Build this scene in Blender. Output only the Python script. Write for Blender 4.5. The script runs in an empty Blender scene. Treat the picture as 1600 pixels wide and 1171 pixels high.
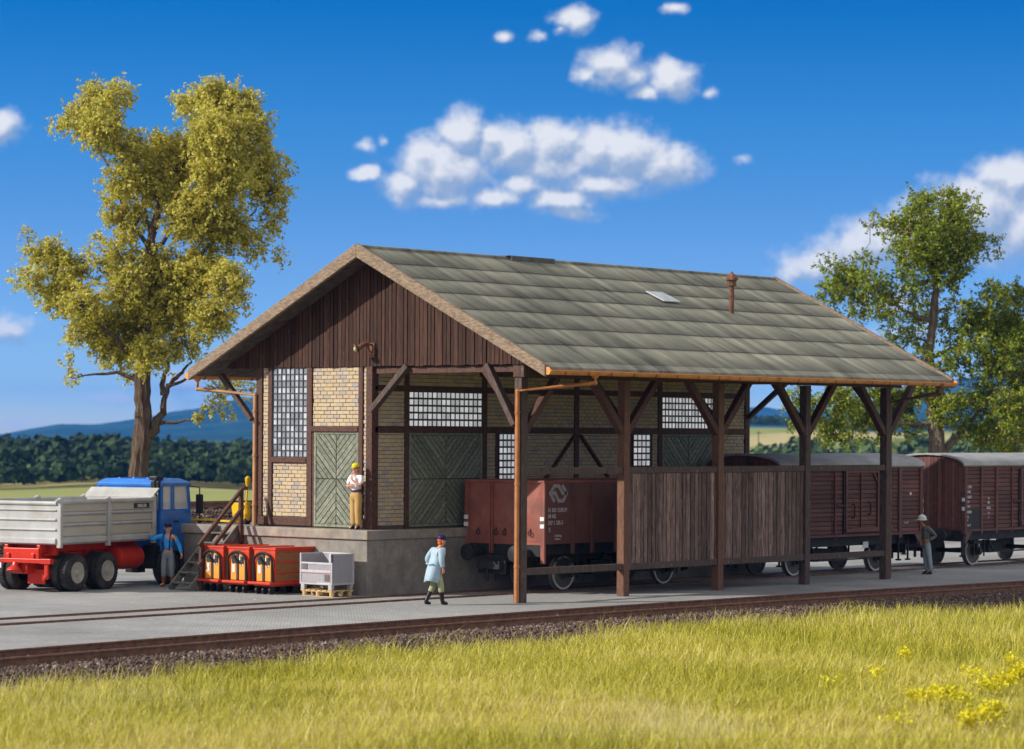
import bpy, math, random
import numpy as np
from mathutils import Vector, Matrix, Euler
random.seed(7); rng = np.random.default_rng(7)
S = bpy.context.scene; COL = S.collection
R = math.radians
SKYSTR, SKYSAT, HAZE, EXPO, SKYFILL = .11, 1.2, 8e-5, 0.13, .46
# ---------------------------------------------------------------- camera frame (solved from the building's own lines)
YAW = 0.7158529; FPX = 4332.53; ROLL = 0.0057097; PY = 677.34
CAM = Vector((-54.4035, -46.9928, 4.40544))
FWD = Vector((math.cos(YAW), math.sin(YAW), 0)); RGT = Vector((math.sin(YAW), -math.cos(YAW), 0)); UP = Vector((0, 0, 1))
def ray(x, y):
    X, Y = x - 800, y - PY; c, s = math.cos(-ROLL), math.sin(-ROLL)
    X, Y = c * X - s * Y, s * X + c * Y
    return FWD + RGT * (X / FPX) - UP * (Y / FPX)
def at(x, y, depth): return CAM + ray(x, y) * depth
def on_z(x, y, z=0.0):
    r = ray(x, y); return CAM + r * ((z - CAM.z) / r.z)

# ---------------------------------------------------------------- materials
def new_mat(name):
    m = bpy.data.materials.new(name); m.use_nodes = True
    nt = m.node_tree; nt.nodes.clear()
    out = nt.nodes.new('ShaderNodeOutputMaterial'); b = nt.nodes.new('ShaderNodeBsdfPrincipled')
    nt.links.new(b.outputs[0], out.inputs[0])
    return m, nt, b
def N(nt, typ, **kw):
    n = nt.nodes.new('ShaderNode' + typ)
    for k, v in kw.items():
        if hasattr(n, k) and k not in n.inputs: setattr(n, k, v)
        else: n.inputs[k].default_value = v
    return n
def rgba(c): return (c[0], c[1], c[2], 1)
def pmat(name, c1, c2=None, scale=4, stretch=(1, 1, 1), rough=.75, bump=.0, bscale=None, bdist=.02, metal=0, island=0.0,
         fleck=None, fscale=20, fth=.68, dirt=None, dscale=.6, coat=0, spec=.22, detail=6, lo=.35, hi=.65, fstretch=None):
    m, nt, b = new_mat(name); L = nt.links.new
    tc = N(nt, 'TexCoord'); mp = N(nt, 'Mapping'); mp.inputs['Scale'].default_value = stretch
    L(tc.outputs['Object'], mp.inputs[0])
    if c2 is None: c2 = tuple(x * .75 for x in c1)
    no = N(nt, 'TexNoise', Scale=scale, Detail=detail, Roughness=.62); L(mp.outputs[0], no.inputs['Vector'])
    rp = N(nt, 'ValToRGB'); rp.color_ramp.elements[0].position = lo; rp.color_ramp.elements[1].position = hi
    rp.color_ramp.elements[0].color = rgba(c2); rp.color_ramp.elements[1].color = rgba(c1)
    L(no.outputs[0], rp.inputs[0]); col = rp.outputs[0]
    if dirt:
        n2 = N(nt, 'TexNoise', Scale=dscale, Detail=5, Roughness=.6); L(tc.outputs['Object'], n2.inputs['Vector'])
        mr = N(nt, 'MapRange'); mr.inputs[1].default_value = .45; mr.inputs[2].default_value = .7; L(n2.outputs[0], mr.inputs[0])
        mx = N(nt, 'MixRGB'); mx.inputs[2].default_value = rgba(dirt); L(mr.outputs[0], mx.inputs[0]); L(col, mx.inputs[1]); col = mx.outputs[0]
    if fleck:
        n3 = N(nt, 'TexNoise', Scale=fscale, Detail=4, Roughness=.7)
        if fstretch:
            m3 = N(nt, 'Mapping'); m3.inputs['Scale'].default_value = fstretch; L(tc.outputs['Object'], m3.inputs[0]); L(m3.outputs[0], n3.inputs['Vector'])
        else: L(tc.outputs['Object'], n3.inputs['Vector'])
        mr = N(nt, 'MapRange'); mr.inputs[1].default_value = fth; mr.inputs[2].default_value = fth + .06; L(n3.outputs[0], mr.inputs[0])
        mx = N(nt, 'MixRGB'); mx.inputs[2].default_value = rgba(fleck); L(mr.outputs[0], mx.inputs[0]); L(col, mx.inputs[1]); col = mx.outputs[0]
    if island:
        g = N(nt, 'NewGeometry'); mr = N(nt, 'MapRange'); mr.inputs[3].default_value = 1 - island; mr.inputs[4].default_value = 1 + island
        L(g.outputs['Random Per Island'], mr.inputs[0])
        mx = N(nt, 'MixRGB', blend_type='MULTIPLY'); mx.inputs[0].default_value = 1; L(col, mx.inputs[1]); L(mr.outputs[0], mx.inputs[2]); col = mx.outputs[0]
    L(col, b.inputs['Base Color'])
    b.inputs['Roughness'].default_value = rough; b.inputs['Metallic'].default_value = metal
    b.inputs['Specular IOR Level'].default_value = spec; b.inputs['Coat Weight'].default_value = coat
    if bump:
        nb = N(nt, 'TexNoise', Scale=bscale or scale * 3, Detail=5, Roughness=.65); L(mp.outputs[0], nb.inputs['Vector'])
        bp = N(nt, 'Bump', Strength=bump, Distance=bdist); L(nb.outputs[0], bp.inputs['Height']); L(bp.outputs[0], b.inputs['Normal'])
    return m
def ramp_island(name, stops, rough=.8, scale=1.0, nscale=.5, bump=0, vary=.25, trans=0):
    """colour picked per island from a ramp, shifted by a slow noise"""
    m, nt, b = new_mat(name); L = nt.links.new
    g = N(nt, 'NewGeometry'); tc = N(nt, 'TexCoord'); no = N(nt, 'TexNoise', Scale=nscale, Detail=3); L(tc.outputs['Object'], no.inputs['Vector'])
    a = N(nt, 'Math', operation='MULTIPLY_ADD'); L(g.outputs['Random Per Island'], a.inputs[0]); a.inputs[1].default_value = scale
    s = N(nt, 'Math', operation='MULTIPLY_ADD'); L(no.outputs[0], s.inputs[0]); s.inputs[1].default_value = vary * 2; s.inputs[2].default_value = -vary
    L(s.outputs[0], a.inputs[2])
    rp = N(nt, 'ValToRGB'); e = rp.color_ramp.elements
    e[0].position, e[0].color = stops[0][0], rgba(stops[0][1]); e[1].position, e[1].color = stops[-1][0], rgba(stops[-1][1])
    for p, c in stops[1:-1]: x = e.new(p); x.color = rgba(c)
    L(a.outputs[0], rp.inputs[0]); L(rp.outputs[0], b.inputs['Base Color']); b.inputs['Roughness'].default_value = rough
    b.inputs['Specular IOR Level'].default_value = .3
    if bump:
        nb = N(nt, 'TexNoise', Scale=18, Detail=6, Roughness=.7); L(tc.outputs['Object'], nb.inputs['Vector'])
        bp = N(nt, 'Bump', Strength=bump, Distance=.02); L(nb.outputs[0], bp.inputs['Height']); L(bp.outputs[0], b.inputs['Normal'])
    if trans:
        out = [n for n in nt.nodes if n.type == 'OUTPUT_MATERIAL'][0]
        t = N(nt, 'BsdfTranslucent'); L(rp.outputs[0], t.inputs[0]); mx = N(nt, 'MixShader'); mx.inputs[0].default_value = trans
        L(b.outputs[0], mx.inputs[1]); L(t.outputs[0], mx.inputs[2]); L(mx.outputs[0], out.inputs[0])
    return m

M = {}
M['board'] = pmat('weathered brown boards', (.078, .034, .021), (.030, .0155, .011), scale=3, stretch=(9, 9, .8), rough=.8, bump=.5, bscale=14, island=.35,
                  fleck=(.22, .17, .145), fscale=5, fth=.69, fstretch=(2.2, 2.2, .6))
M['timber'] = pmat('dark brown timber', (.125, .056, .036), (.055, .027, .02), scale=5, stretch=(3, 3, 3), rough=.6, bump=.5, bscale=16, island=.2, fleck=(.26, .21, .18), fscale=7, fth=.69)
M['timber_grey'] = pmat('weathered grey brown timber', (.135, .09, .072), (.05, .034, .029), scale=4, stretch=(6, 6, .9), rough=.65, bump=.6, bscale=14, island=.2, fleck=(.33, .29, .27), fscale=6, fth=.66)
M['post_wood'] = pmat('orange brown post timber', (.20, .092, .05), (.085, .046, .034), scale=4, stretch=(6, 6, .9), rough=.65, bump=.6, bscale=14, fleck=(.30, .22, .18), fscale=6, fth=.68)
M['screen'] = pmat('weathered brown screen boards', (.235, .155, .128), (.075, .045, .037), scale=3, stretch=(7, 7, .7), rough=.75, bump=.6, bscale=12, island=.5, fleck=(.36, .31, .28), fscale=6, fth=.62, fstretch=(3, 3, .5))
M['barge'] = pmat('carved pale brown bargeboard', (.33, .24, .16), (.15, .10, .066), scale=5, stretch=(1.5, 1.6, 5), rough=.7, bump=.9, bscale=9, bdist=.03)
M['rafter'] = pmat('dark underside boarding', (.12, .10, .085), (.06, .05, .042), scale=4, rough=.9, island=.2)
M['brick'] = ramp_island('tan and grey bricks', [(0, (.33, .295, .275)), (.14, (.37, .315, .27)), (.26, (.44, .345, .235)), (.6, (.49, .385, .25)), (.85, (.47, .35, .20)), (1, (.40, .32, .23))], rough=.9, bump=.5, vary=.22, nscale=1.5)
M['mortar'] = pmat('dark mortar', (.13, .10, .08), (.08, .06, .05), scale=14, rough=.95)
M['brick_tex'] = pmat('plain brick back wall', (.40, .31, .20), (.3, .25, .2), scale=9, rough=.9, bump=.4)
M['door'] = pmat('grey green door planks', (.24, .25, .185), (.115, .122, .088), scale=4, stretch=(3, 3, 3), rough=.6, bump=.5, bscale=20, island=.2, fleck=(.34, .36, .29), fscale=9, fth=.64)
M['door_gap'] = pmat('door backing', (.03, .032, .026), rough=.9)
M['concrete'] = pmat('rough grey concrete', (.31, .275, .235), (.20, .175, .15), scale=3, rough=.9, bump=.8, bscale=28, bdist=.03, dirt=(.15, .13, .11), dscale=.5, fleck=(.40, .37, .33), fscale=40, fth=.64)
M['coping'] = pmat('worn stone coping', (.37, .31, .235), (.22, .18, .14), scale=2.5, rough=.85, bump=.5, bscale=14, dirt=(.2, .19, .2), dscale=.9)
M['rust'] = pmat('rusty copper pipe', (.58, .235, .075), (.38, .14, .045), scale=2.2, rough=.5, bump=.2, bscale=20, dirt=(.2, .07, .03), dscale=2.2)
M['gutter_copper'] = pmat('orange copper gutter', (.78, .34, .11), (.58, .235, .07), scale=2.2, rough=.45, dirt=(.36, .14, .05), dscale=2.2)
M['pipe_tan'] = pmat('tan downpipe', (.47, .25, .12), (.36, .18, .085), scale=3, rough=.55)
M['rustdark'] = pmat('dark rusty iron', (.21, .09, .048), (.09, .042, .027), scale=6, rough=.6, bump=.4)
M['zinc'] = pmat('dark weathered zinc', (.12, .115, .105), (.07, .068, .062), rough=.6)
M['lampglass'] = pmat('greenish lamp glass', (.40, .40, .22), (.3, .3, .18), rough=.2)
M['skylight'] = pmat('pale skylight glass', (.50, .51, .50), (.38, .39, .38), rough=.4, spec=.4)
M['grid'] = pmat('dark window bars', (.055, .05, .052), (.035, .033, .034), rough=.5)
M['rail'] = pmat('rusty rail', (.22, .105, .062), (.10, .05, .032), scale=7, rough=.55, bump=.3, fleck=(.20, .11, .07), fscale=9, fth=.6)
M['railtop'] = pmat('rail head', (.20, .13, .10), (.12, .075, .055), scale=8, rough=.4, metal=.2)
M['sleeper'] = pmat('dark sleepers', (.07, .048, .038), (.04, .028, .022), scale=6, stretch=(1, 6, 1), rough=.85, bump=.5)
M['stone'] = ramp_island('dark ballast stones', [(0, (.055, .034, .026)), (.5, (.105, .064, .048)), (.88, (.15, .10, .08)), (1, (.27, .22, .19))], rough=.85, vary=.15)
M['ballast'] = pmat('dark ballast bed', (.085, .053, .04), (.04, .026, .021), scale=12, rough=.95, bump=1, bscale=16, bdist=.05)
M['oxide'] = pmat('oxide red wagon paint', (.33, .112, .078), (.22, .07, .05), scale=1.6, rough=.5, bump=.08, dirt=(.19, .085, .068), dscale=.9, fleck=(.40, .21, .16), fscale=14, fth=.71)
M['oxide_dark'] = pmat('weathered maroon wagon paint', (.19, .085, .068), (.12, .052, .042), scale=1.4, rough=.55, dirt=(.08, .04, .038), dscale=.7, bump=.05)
M['oxide_board'] = pmat('maroon wagon boards', (.165, .068, .055), (.105, .042, .036), scale=2, stretch=(.6, 3, 3), rough=.6, island=.22, dirt=(.09, .045, .042), dscale=.7)
M['wroof'] = pmat('grey wagon roof', (.36, .35, .34), (.27, .26, .255), scale=1.4, stretch=(1, 3, 1), rough=.7, dirt=(.2, .19, .19), dscale=.8)
M['iron'] = pmat('black iron', (.032, .032, .035), (.018, .018, .02), scale=6, rough=.5, bump=.1)
M['wheel'] = pmat('dull brown grey wheel', (.15, .13, .11), (.09, .08, .068), scale=3, rough=.55)
M['rim'] = pmat('bright wheel rim', (.60, .58, .55), (.48, .46, .44), rough=.3, metal=.6)
M['white'] = pmat('white marking', (.75, .74, .72), (.6, .59, .57), scale=12, rough=.6)
M['white_faint'] = pmat('faded marking', (.60, .58, .57), (.46, .43, .42), scale=18, rough=.7)
M['emblem_grey'] = pmat('worn emblem paint', (.36, .345, .34), (.25, .225, .22), scale=9, rough=.7)
M['panel_dark'] = pmat('dark panel paint', (.045, .042, .045), (.03, .03, .032), rough=.6)
M['truckred'] = pmat('red truck paint', (.62, .035, .015), (.5, .025, .012), scale=2, rough=.35, dirt=(.38, .03, .02), dscale=1.5)
M['truckblue'] = pmat('blue truck paint', (.03, .19, .62), (.022, .15, .52), scale=1.2, rough=.3, coat=.3, dirt=(.03, .12, .36), dscale=1.4)
M['bedgrey'] = pmat('light grey tipper body', (.46, .455, .44), (.39, .385, .365), scale=1.5, rough=.55, dirt=(.33, .31, .27), dscale=1.3, fleck=(.22, .17, .13), fscale=9, fth=.7, bump=.04)
M['bedtan'] = pmat('yellowed grey panel', (.45, .425, .35), (.39, .365, .29), scale=1.8, rough=.6, stretch=(.5, 1, 2))
M['tyre'] = pmat('black rubber', (.035, .034, .033), (.022, .021, .021), scale=8, rough=.8, bump=.3, bscale=40, dirt=(.07, .065, .06), dscale=2)
M['hub'] = pmat('dusty wheel hub', (.40, .375, .31), (.28, .26, .22), scale=6, rough=.6)
M['black'] = pmat('black plastic', (.022, .022, .024), (.016, .016, .017), rough=.45)
M['seat'] = pmat('brown seat', (.16, .11, .075), (.1, .07, .05), rough=.8)
M['plate'] = pmat('number plate', (.72, .68, .72), (.66, .62, .66), rough=.5)
M['cartred'] = pmat('red cart body', (.60, .055, .02), (.47, .04, .016), scale=3, rough=.4, dirt=(.40, .05, .025), dscale=2)
M['cartorange'] = pmat('orange cart front', (.80, .33, .05), (.70, .27, .035), scale=3, rough=.5)
M['cartwood'] = pmat('brown cart side', (.30, .135, .05), (.2, .09, .035), scale=5, stretch=(1, 1, 5), rough=.7)
M['sticker'] = pmat('white label', (.72, .7, .66), (.5, .45, .42), scale=60, rough=.6)
M['cratewhite'] = pmat('grey steel crate', (.47, .46, .465), (.40, .39, .40), scale=4, rough=.5, metal=.1)
M['cratemesh'] = pmat('steel mesh', (.46, .42, .44), (.36, .33, .36), scale=30, rough=.5, metal=.2)
M['crateplate'] = pmat('dark sign plate', (.14, .13, .125), (.11, .10, .10), rough=.6)
M['cratered'] = pmat('reddish lacquer edge', (.50, .22, .20), (.42, .25, .24), scale=30, rough=.6)
M['palletwood'] = pmat('fresh pallet wood', (.62, .43, .20), (.52, .34, .15), scale=5, stretch=(1, 4, 4), rough=.7)
M['yellow'] = pmat('yellow jack paint', (.72, .44, .015), (.58, .32, .01), scale=4, rough=.4)
M['stairwood'] = pmat('greenish grey stair wood', (.20, .19, .155), (.10, .095, .08), scale=5, rough=.8, bump=.4)
M['skin'] = pmat('skin', (.62, .33, .215), (.55, .28, .18), rough=.55)
M['skin_red'] = pmat('sunburnt skin', (.60, .27, .18), (.52, .22, .15), rough=.55)
M['skin_dark'] = pmat('tanned skin', (.40, .19, .09), (.32, .14, .07), rough=.55)
M['hair_ginger'] = pmat('ginger hair', (.62, .13, .03), (.5, .1, .02), rough=.7)
M['hair_brown'] = pmat('brown hair', (.12, .06, .03), (.08, .04, .02), rough=.7)
M['cap_navy'] = pmat('navy cap', (.012, .02, .11), (.01, .014, .07), rough=.35)
M['cap_yellow'] = pmat('yellow cap', (.70, .58, .03), (.6, .45, .02), rough=.5)
M['helmet'] = pmat('white helmet', (.72, .71, .70), (.62, .61, .6), rough=.35)
M['shirt_blue'] = pmat('blue shirt', (.04, .33, .78), (.03, .26, .66), scale=9, rough=.7, bump=.3, bscale=10)
M['shirt_white'] = pmat('white shirt', (.72, .72, .72), (.62, .62, .64), scale=6, rough=.8, bump=.3, bscale=10)
M['coat'] = pmat('pale blue coat', (.36, .46, .52), (.26, .36, .43), scale=5, rough=.6, bump=.3, bscale=9)
M['jacket'] = pmat('grey jacket', (.15, .16, .155), (.10, .105, .10), scale=6, rough=.8, bump=.3, bscale=9)
M['trouser_grey'] = pmat('grey trousers', (.27, .285, .30), (.21, .22, .235), scale=5, rough=.7, bump=.3, bscale=9)
M['trouser_light'] = pmat('light grey trousers', (.30, .34, .37), (.22, .25, .28), scale=5, rough=.7, bump=.3, bscale=9)
M['trouser_tan'] = pmat('ochre trousers', (.50, .31, .11), (.40, .24, .08), scale=5, rough=.75, bump=.3, bscale=9)
M['trouser_olive'] = pmat('pale olive trousers', (.36, .36, .20), (.28, .28, .15), scale=5, rough=.75)
M['boot_brown'] = pmat('red brown boots', (.33, .085, .03), (.24, .06, .02), rough=.5)
M['boot_black'] = pmat('black boots', (.02, .02, .022), (.012, .012, .014), rough=.3)
M['strap'] = pmat('dark braces', (.015, .018, .03), rough=.6)
M['bark'] = pmat('brown ridged bark', (.20, .135, .095), (.08, .052, .038), scale=3, stretch=(3.5, 3.5, .6), rough=.9, bump=1, bscale=6, bdist=.12)
M['bark2'] = pmat('pale brown bark', (.25, .19, .14), (.11, .08, .06), scale=3, stretch=(3.5, 3.5, .6), rough=.9, bump=1, bscale=6, bdist=.1)
M['leaf1'] = ramp_island('olive yellow leaves', [(0, (.26, .215, .02)), (.3, (.48, .42, .05)), (.55, (.66, .585, .10)), (.8, (.82, .74, .23)), (.92, (.44, .50, .05)), (1, (.68, .46, .09))], nscale=.8, vary=.15, trans=.5, rough=.5)
M['leaf2'] = ramp_island('green leaves', [(0, (.07, .10, .008)), (.35, (.17, .235, .014)), (.7, (.29, .35, .025)), (.9, (.38, .38, .035)), (1, (.28, .17, .025))], nscale=.8, vary=.15, trans=.35, rough=.5)
M['grass'] = ramp_island('yellow green grass blades', [(0, (0.2, 0.2, 0.012)), (0.2, (0.4, 0.375, 0.022)), (0.45, (0.57, 0.505, 0.05)), (0.65, (0.68, 0.575, 0.14)), (0.85, (0.76, 0.635, 0.28)), (0.93, (0.5, 0.37, 0.14)), (1, (0.83, 0.73, 0.45))], nscale=.14, vary=.6, scale=.8, trans=.3, rough=.6)
M['dry'] = ramp_island('bleached dry grass', [(0, (.52, .45, .13)), (1, (.78, .69, .36))], nscale=.4, trans=.3)
M['flower'] = ramp_island('yellow blossom', [(0, (.55, .48, .01)), (1, (.80, .70, .015))], rough=.7, trans=.2)
M['soil'] = pmat('straw coloured soil', (.42, .38, .10), (.27, .25, .06), scale=1.2, rough=.95, bump=.6)
M['housewhite'] = pmat('white render', (.72, .70, .68), (.62, .6, .6), rough=.8)
M['houseroof'] = pmat('grey roof', (.22, .21, .24), (.16, .15, .17), rough=.8)
M['forestleaf'] = ramp_island('wood foliage', [(0, (.012, .028, .010)), (.45, (.024, .05, .014)), (.75, (.045, .075, .02)), (1, (.10, .12, .05))], nscale=.02, vary=.25, rough=.9, scale=.8)

M['hedgeleaf'] = ramp_island('hedge foliage', [(0, (.03, .06, .018)), (.5, (.06, .10, .025)), (1, (.13, .16, .05))], nscale=.02, vary=.25, rough=.9, scale=.8)
def glass_block():
    m, nt, b = new_mat('frosted window glass'); L = nt.links.new
    tc = N(nt, 'TexCoord'); g = N(nt, 'NewGeometry'); no = N(nt, 'TexNoise', Scale=3.5, Detail=3); L(tc.outputs['Object'], no.inputs['Vector'])
    rp = N(nt, 'ValToRGB'); rp.color_ramp.elements[0].color = (.32, .33, .36, 1); rp.color_ramp.elements[1].color = (.78, .79, .82, 1); rp.color_ramp.elements[0].position = .25
    L(g.outputs['Random Per Island'], rp.inputs[0]); L(rp.outputs[0], b.inputs['Base Color'])
    b.inputs['Metallic'].default_value = .6; b.inputs['Roughness'].default_value = .25
    return m
M['pane'] = glass_block()
def glow_pane():
    m, nt, b = new_mat('frosted window glass with added glow'); L = nt.links.new; g = N(nt, 'NewGeometry'); rp = N(nt, 'ValToRGB'); rp.color_ramp.elements[0].color = (.50, .51, .53, 1); rp.color_ramp.elements[1].color = (.92, .92, .94, 1)
    L(g.outputs['Random Per Island'], rp.inputs[0]); L(rp.outputs[0], b.inputs['Base Color']); L(rp.outputs[0], b.inputs['Emission Color']); b.inputs['Emission Strength'].default_value = .42; b.inputs['Roughness'].default_value = .2  # glow added to the pane colour in place of light behind the glass
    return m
M['pane_glow'] = glow_pane()
def truck_glass():
    m, nt, b = new_mat('clear cab glass'); L = nt.links.new; out = [n for n in nt.nodes if n.type == 'OUTPUT_MATERIAL'][0]
    b.inputs['Base Color'].default_value = (.8, .82, .84, 1); b.inputs['Roughness'].default_value = .15
    t = N(nt, 'BsdfTransparent'); mx = N(nt, 'MixShader'); mx.inputs[0].default_value = .45; L(t.outputs[0], mx.inputs[1]); L(b.outputs[0], mx.inputs[2]); L(mx.outputs[0], out.inputs[0])
    return m
M['cabglass'] = truck_glass()

def roof_mat():
    m, nt, b = new_mat('green grey corrugated roofing'); L = nt.links.new
    tc = N(nt, 'TexCoord'); sh = N(nt, 'Mapping'); sh.inputs['Scale'].default_value = (2.6, .20, .20); sh.inputs['Rotation'].default_value = (0, 0, R(-12)); L(tc.outputs['Object'], sh.inputs[0])
    n1 = N(nt, 'TexNoise', Scale=1.0, Detail=8, Roughness=.7); L(sh.outputs[0], n1.inputs['Vector'])
    n2 = N(nt, 'TexNoise', Scale=.55, Detail=4, Roughness=.6); L(tc.outputs['Object'], n2.inputs['Vector'])
    g = N(nt, 'NewGeometry'); mg = N(nt, 'Math', operation='MULTIPLY_ADD'); L(g.outputs['Random Per Island'], mg.inputs[0]); mg.inputs[1].default_value = .06; mg.inputs[2].default_value = -.03
    s = N(nt, 'Math', operation='ADD'); L(n1.outputs[0], s.inputs[0]); 
    s2 = N(nt, 'Math', operation='MULTIPLY_ADD'); L(n2.outputs[0], s2.inputs[0]); s2.inputs[1].default_value = .5; s2.inputs[2].default_value = -.25; L(s2.outputs[0], s.inputs[1])
    s3 = N(nt, 'Math', operation='ADD'); L(s.outputs[0], s3.inputs[0]); L(mg.outputs[0], s3.inputs[1])
    rp = N(nt, 'ValToRGB'); e = rp.color_ramp.elements; e[0].position = .33; e[0].color = (.105, .099, .08, 1); e[1].position = .80; e[1].color = (.41, .385, .29, 1)
    x = e.new(.45); x.color = (.18, .172, .132, 1); x = e.new(.6); x.color = (.25, .24, .18, 1)
    L(s3.outputs[0], rp.inputs[0]); L(rp.outputs[0], b.inputs['Base Color']); b.inputs['Roughness'].default_value = .8; b.inputs['Specular IOR Level'].default_value = .2
    nb = N(nt, 'TexNoise', Scale=22, Detail=5, Roughness=.7); L(tc.outputs['Object'], nb.inputs['Vector']); bp = N(nt, 'Bump', Strength=.35, Distance=.02); L(nb.outputs[0], bp.inputs['Height']); L(bp.outputs[0], b.inputs['Normal'])
    return m
M['roof'] = roof_mat()
M['roof_edge'] = pmat('dark sheet edges', (.045, .045, .038), (.025, .025, .022), scale=9, rough=.9)

def sett_mat():
    m, nt, b = new_mat('small grey setts'); L = nt.links.new
    tc = N(nt, 'TexCoord'); mp = N(nt, 'Mapping'); mp.inputs['Rotation'].default_value = (0, 0, R(45)); L(tc.outputs['Object'], mp.inputs[0])
    nw = N(nt, 'TexNoise', Scale=.9, Detail=2); L(tc.outputs['Object'], nw.inputs['Vector'])
    br = N(nt, 'TexBrick'); br.inputs['Scale'].default_value = 1; br.inputs['Brick Width'].default_value = .15; br.inputs['Row Height'].default_value = .115; br.inputs['Mortar Size'].default_value = .022; br.inputs['Mortar Smooth'].default_value = .6
    br.inputs['Color1'].default_value = (1, 1, 1, 1); br.inputs['Color2'].default_value = (.88, .88, .88, 1); br.inputs['Mortar'].default_value = (.74, .73, .71, 1)
    L(mp.outputs[0], br.inputs['Vector'])
    n1 = N(nt, 'TexNoise', Scale=.35, Detail=6, Roughness=.65); L(tc.outputs['Object'], n1.inputs['Vector'])
    n2 = N(nt, 'TexNoise', Scale=9, Detail=4, Roughness=.7); L(tc.outputs['Object'], n2.inputs['Vector'])
    rp = N(nt, 'ValToRGB'); rp.color_ramp.elements[0].position = .3; rp.color_ramp.elements[0].color = (.30, .293, .28, 1); rp.color_ramp.elements[1].position = .7; rp.color_ramp.elements[1].color = (.42, .41, .39, 1); L(n1.outputs[0], rp.inputs[0])
    mx = N(nt, 'MixRGB', blend_type='MULTIPLY'); mx.inputs[0].default_value = 1; L(rp.outputs[0], mx.inputs[1]); L(br.outputs[0], mx.inputs[2])
    mr = N(nt, 'MapRange'); mr.inputs[1].default_value = .3; mr.inputs[2].default_value = .7; mr.inputs[3].default_value = .8; mr.inputs[4].default_value = 1.15; L(n2.outputs[0], mr.inputs[0])
    m2 = N(nt, 'MixRGB', blend_type='MULTIPLY'); m2.inputs[0].default_value = 1; L(mx.outputs[0], m2.inputs[1]); L(mr.outputs[0], m2.inputs[2])
    n4 = N(nt, 'TexNoise', Scale=.16, Detail=7, Roughness=.68); L(tc.outputs['Object'], n4.inputs['Vector']); r4 = N(nt, 'MapRange'); r4.inputs[1].default_value = .42; r4.inputs[2].default_value = .66; r4.inputs[3].default_value = 1.0; r4.inputs[4].default_value = .66; L(n4.outputs[0], r4.inputs[0])
    m4 = N(nt, 'MixRGB', blend_type='MULTIPLY'); m4.inputs[0].default_value = 1; L(m2.outputs[0], m4.inputs[1]); L(r4.outputs[0], m4.inputs[2])
    n5 = N(nt, 'TexNoise', Scale=3.3, Detail=2); L(tc.outputs['Object'], n5.inputs['Vector']); r5 = N(nt, 'MapRange'); r5.inputs[1].default_value = .72; r5.inputs[2].default_value = .76; L(n5.outputs[0], r5.inputs[0]); m5 = N(nt, 'MixRGB'); m5.inputs[2].default_value = (.6, .59, .55, 1); L(r5.outputs[0], m5.inputs[0]); L(m4.outputs[0], m5.inputs[1])
    L(m5.outputs[0], b.inputs['Base Color']); b.inputs['Roughness'].default_value = .85
    bp = N(nt, 'Bump', Strength=.35, Distance=.03); L(br.outputs['Fac'], bp.inputs['Height']); bp.invert = True
    b2 = N(nt, 'Bump', Strength=.6, Distance=.02); L(n2.outputs[0], b2.inputs['Height']); L(bp.outputs[0], b2.inputs['Normal']); L(b2.outputs[0], b.inputs['Normal'])
    return m
M['setts'] = sett_mat()

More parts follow.
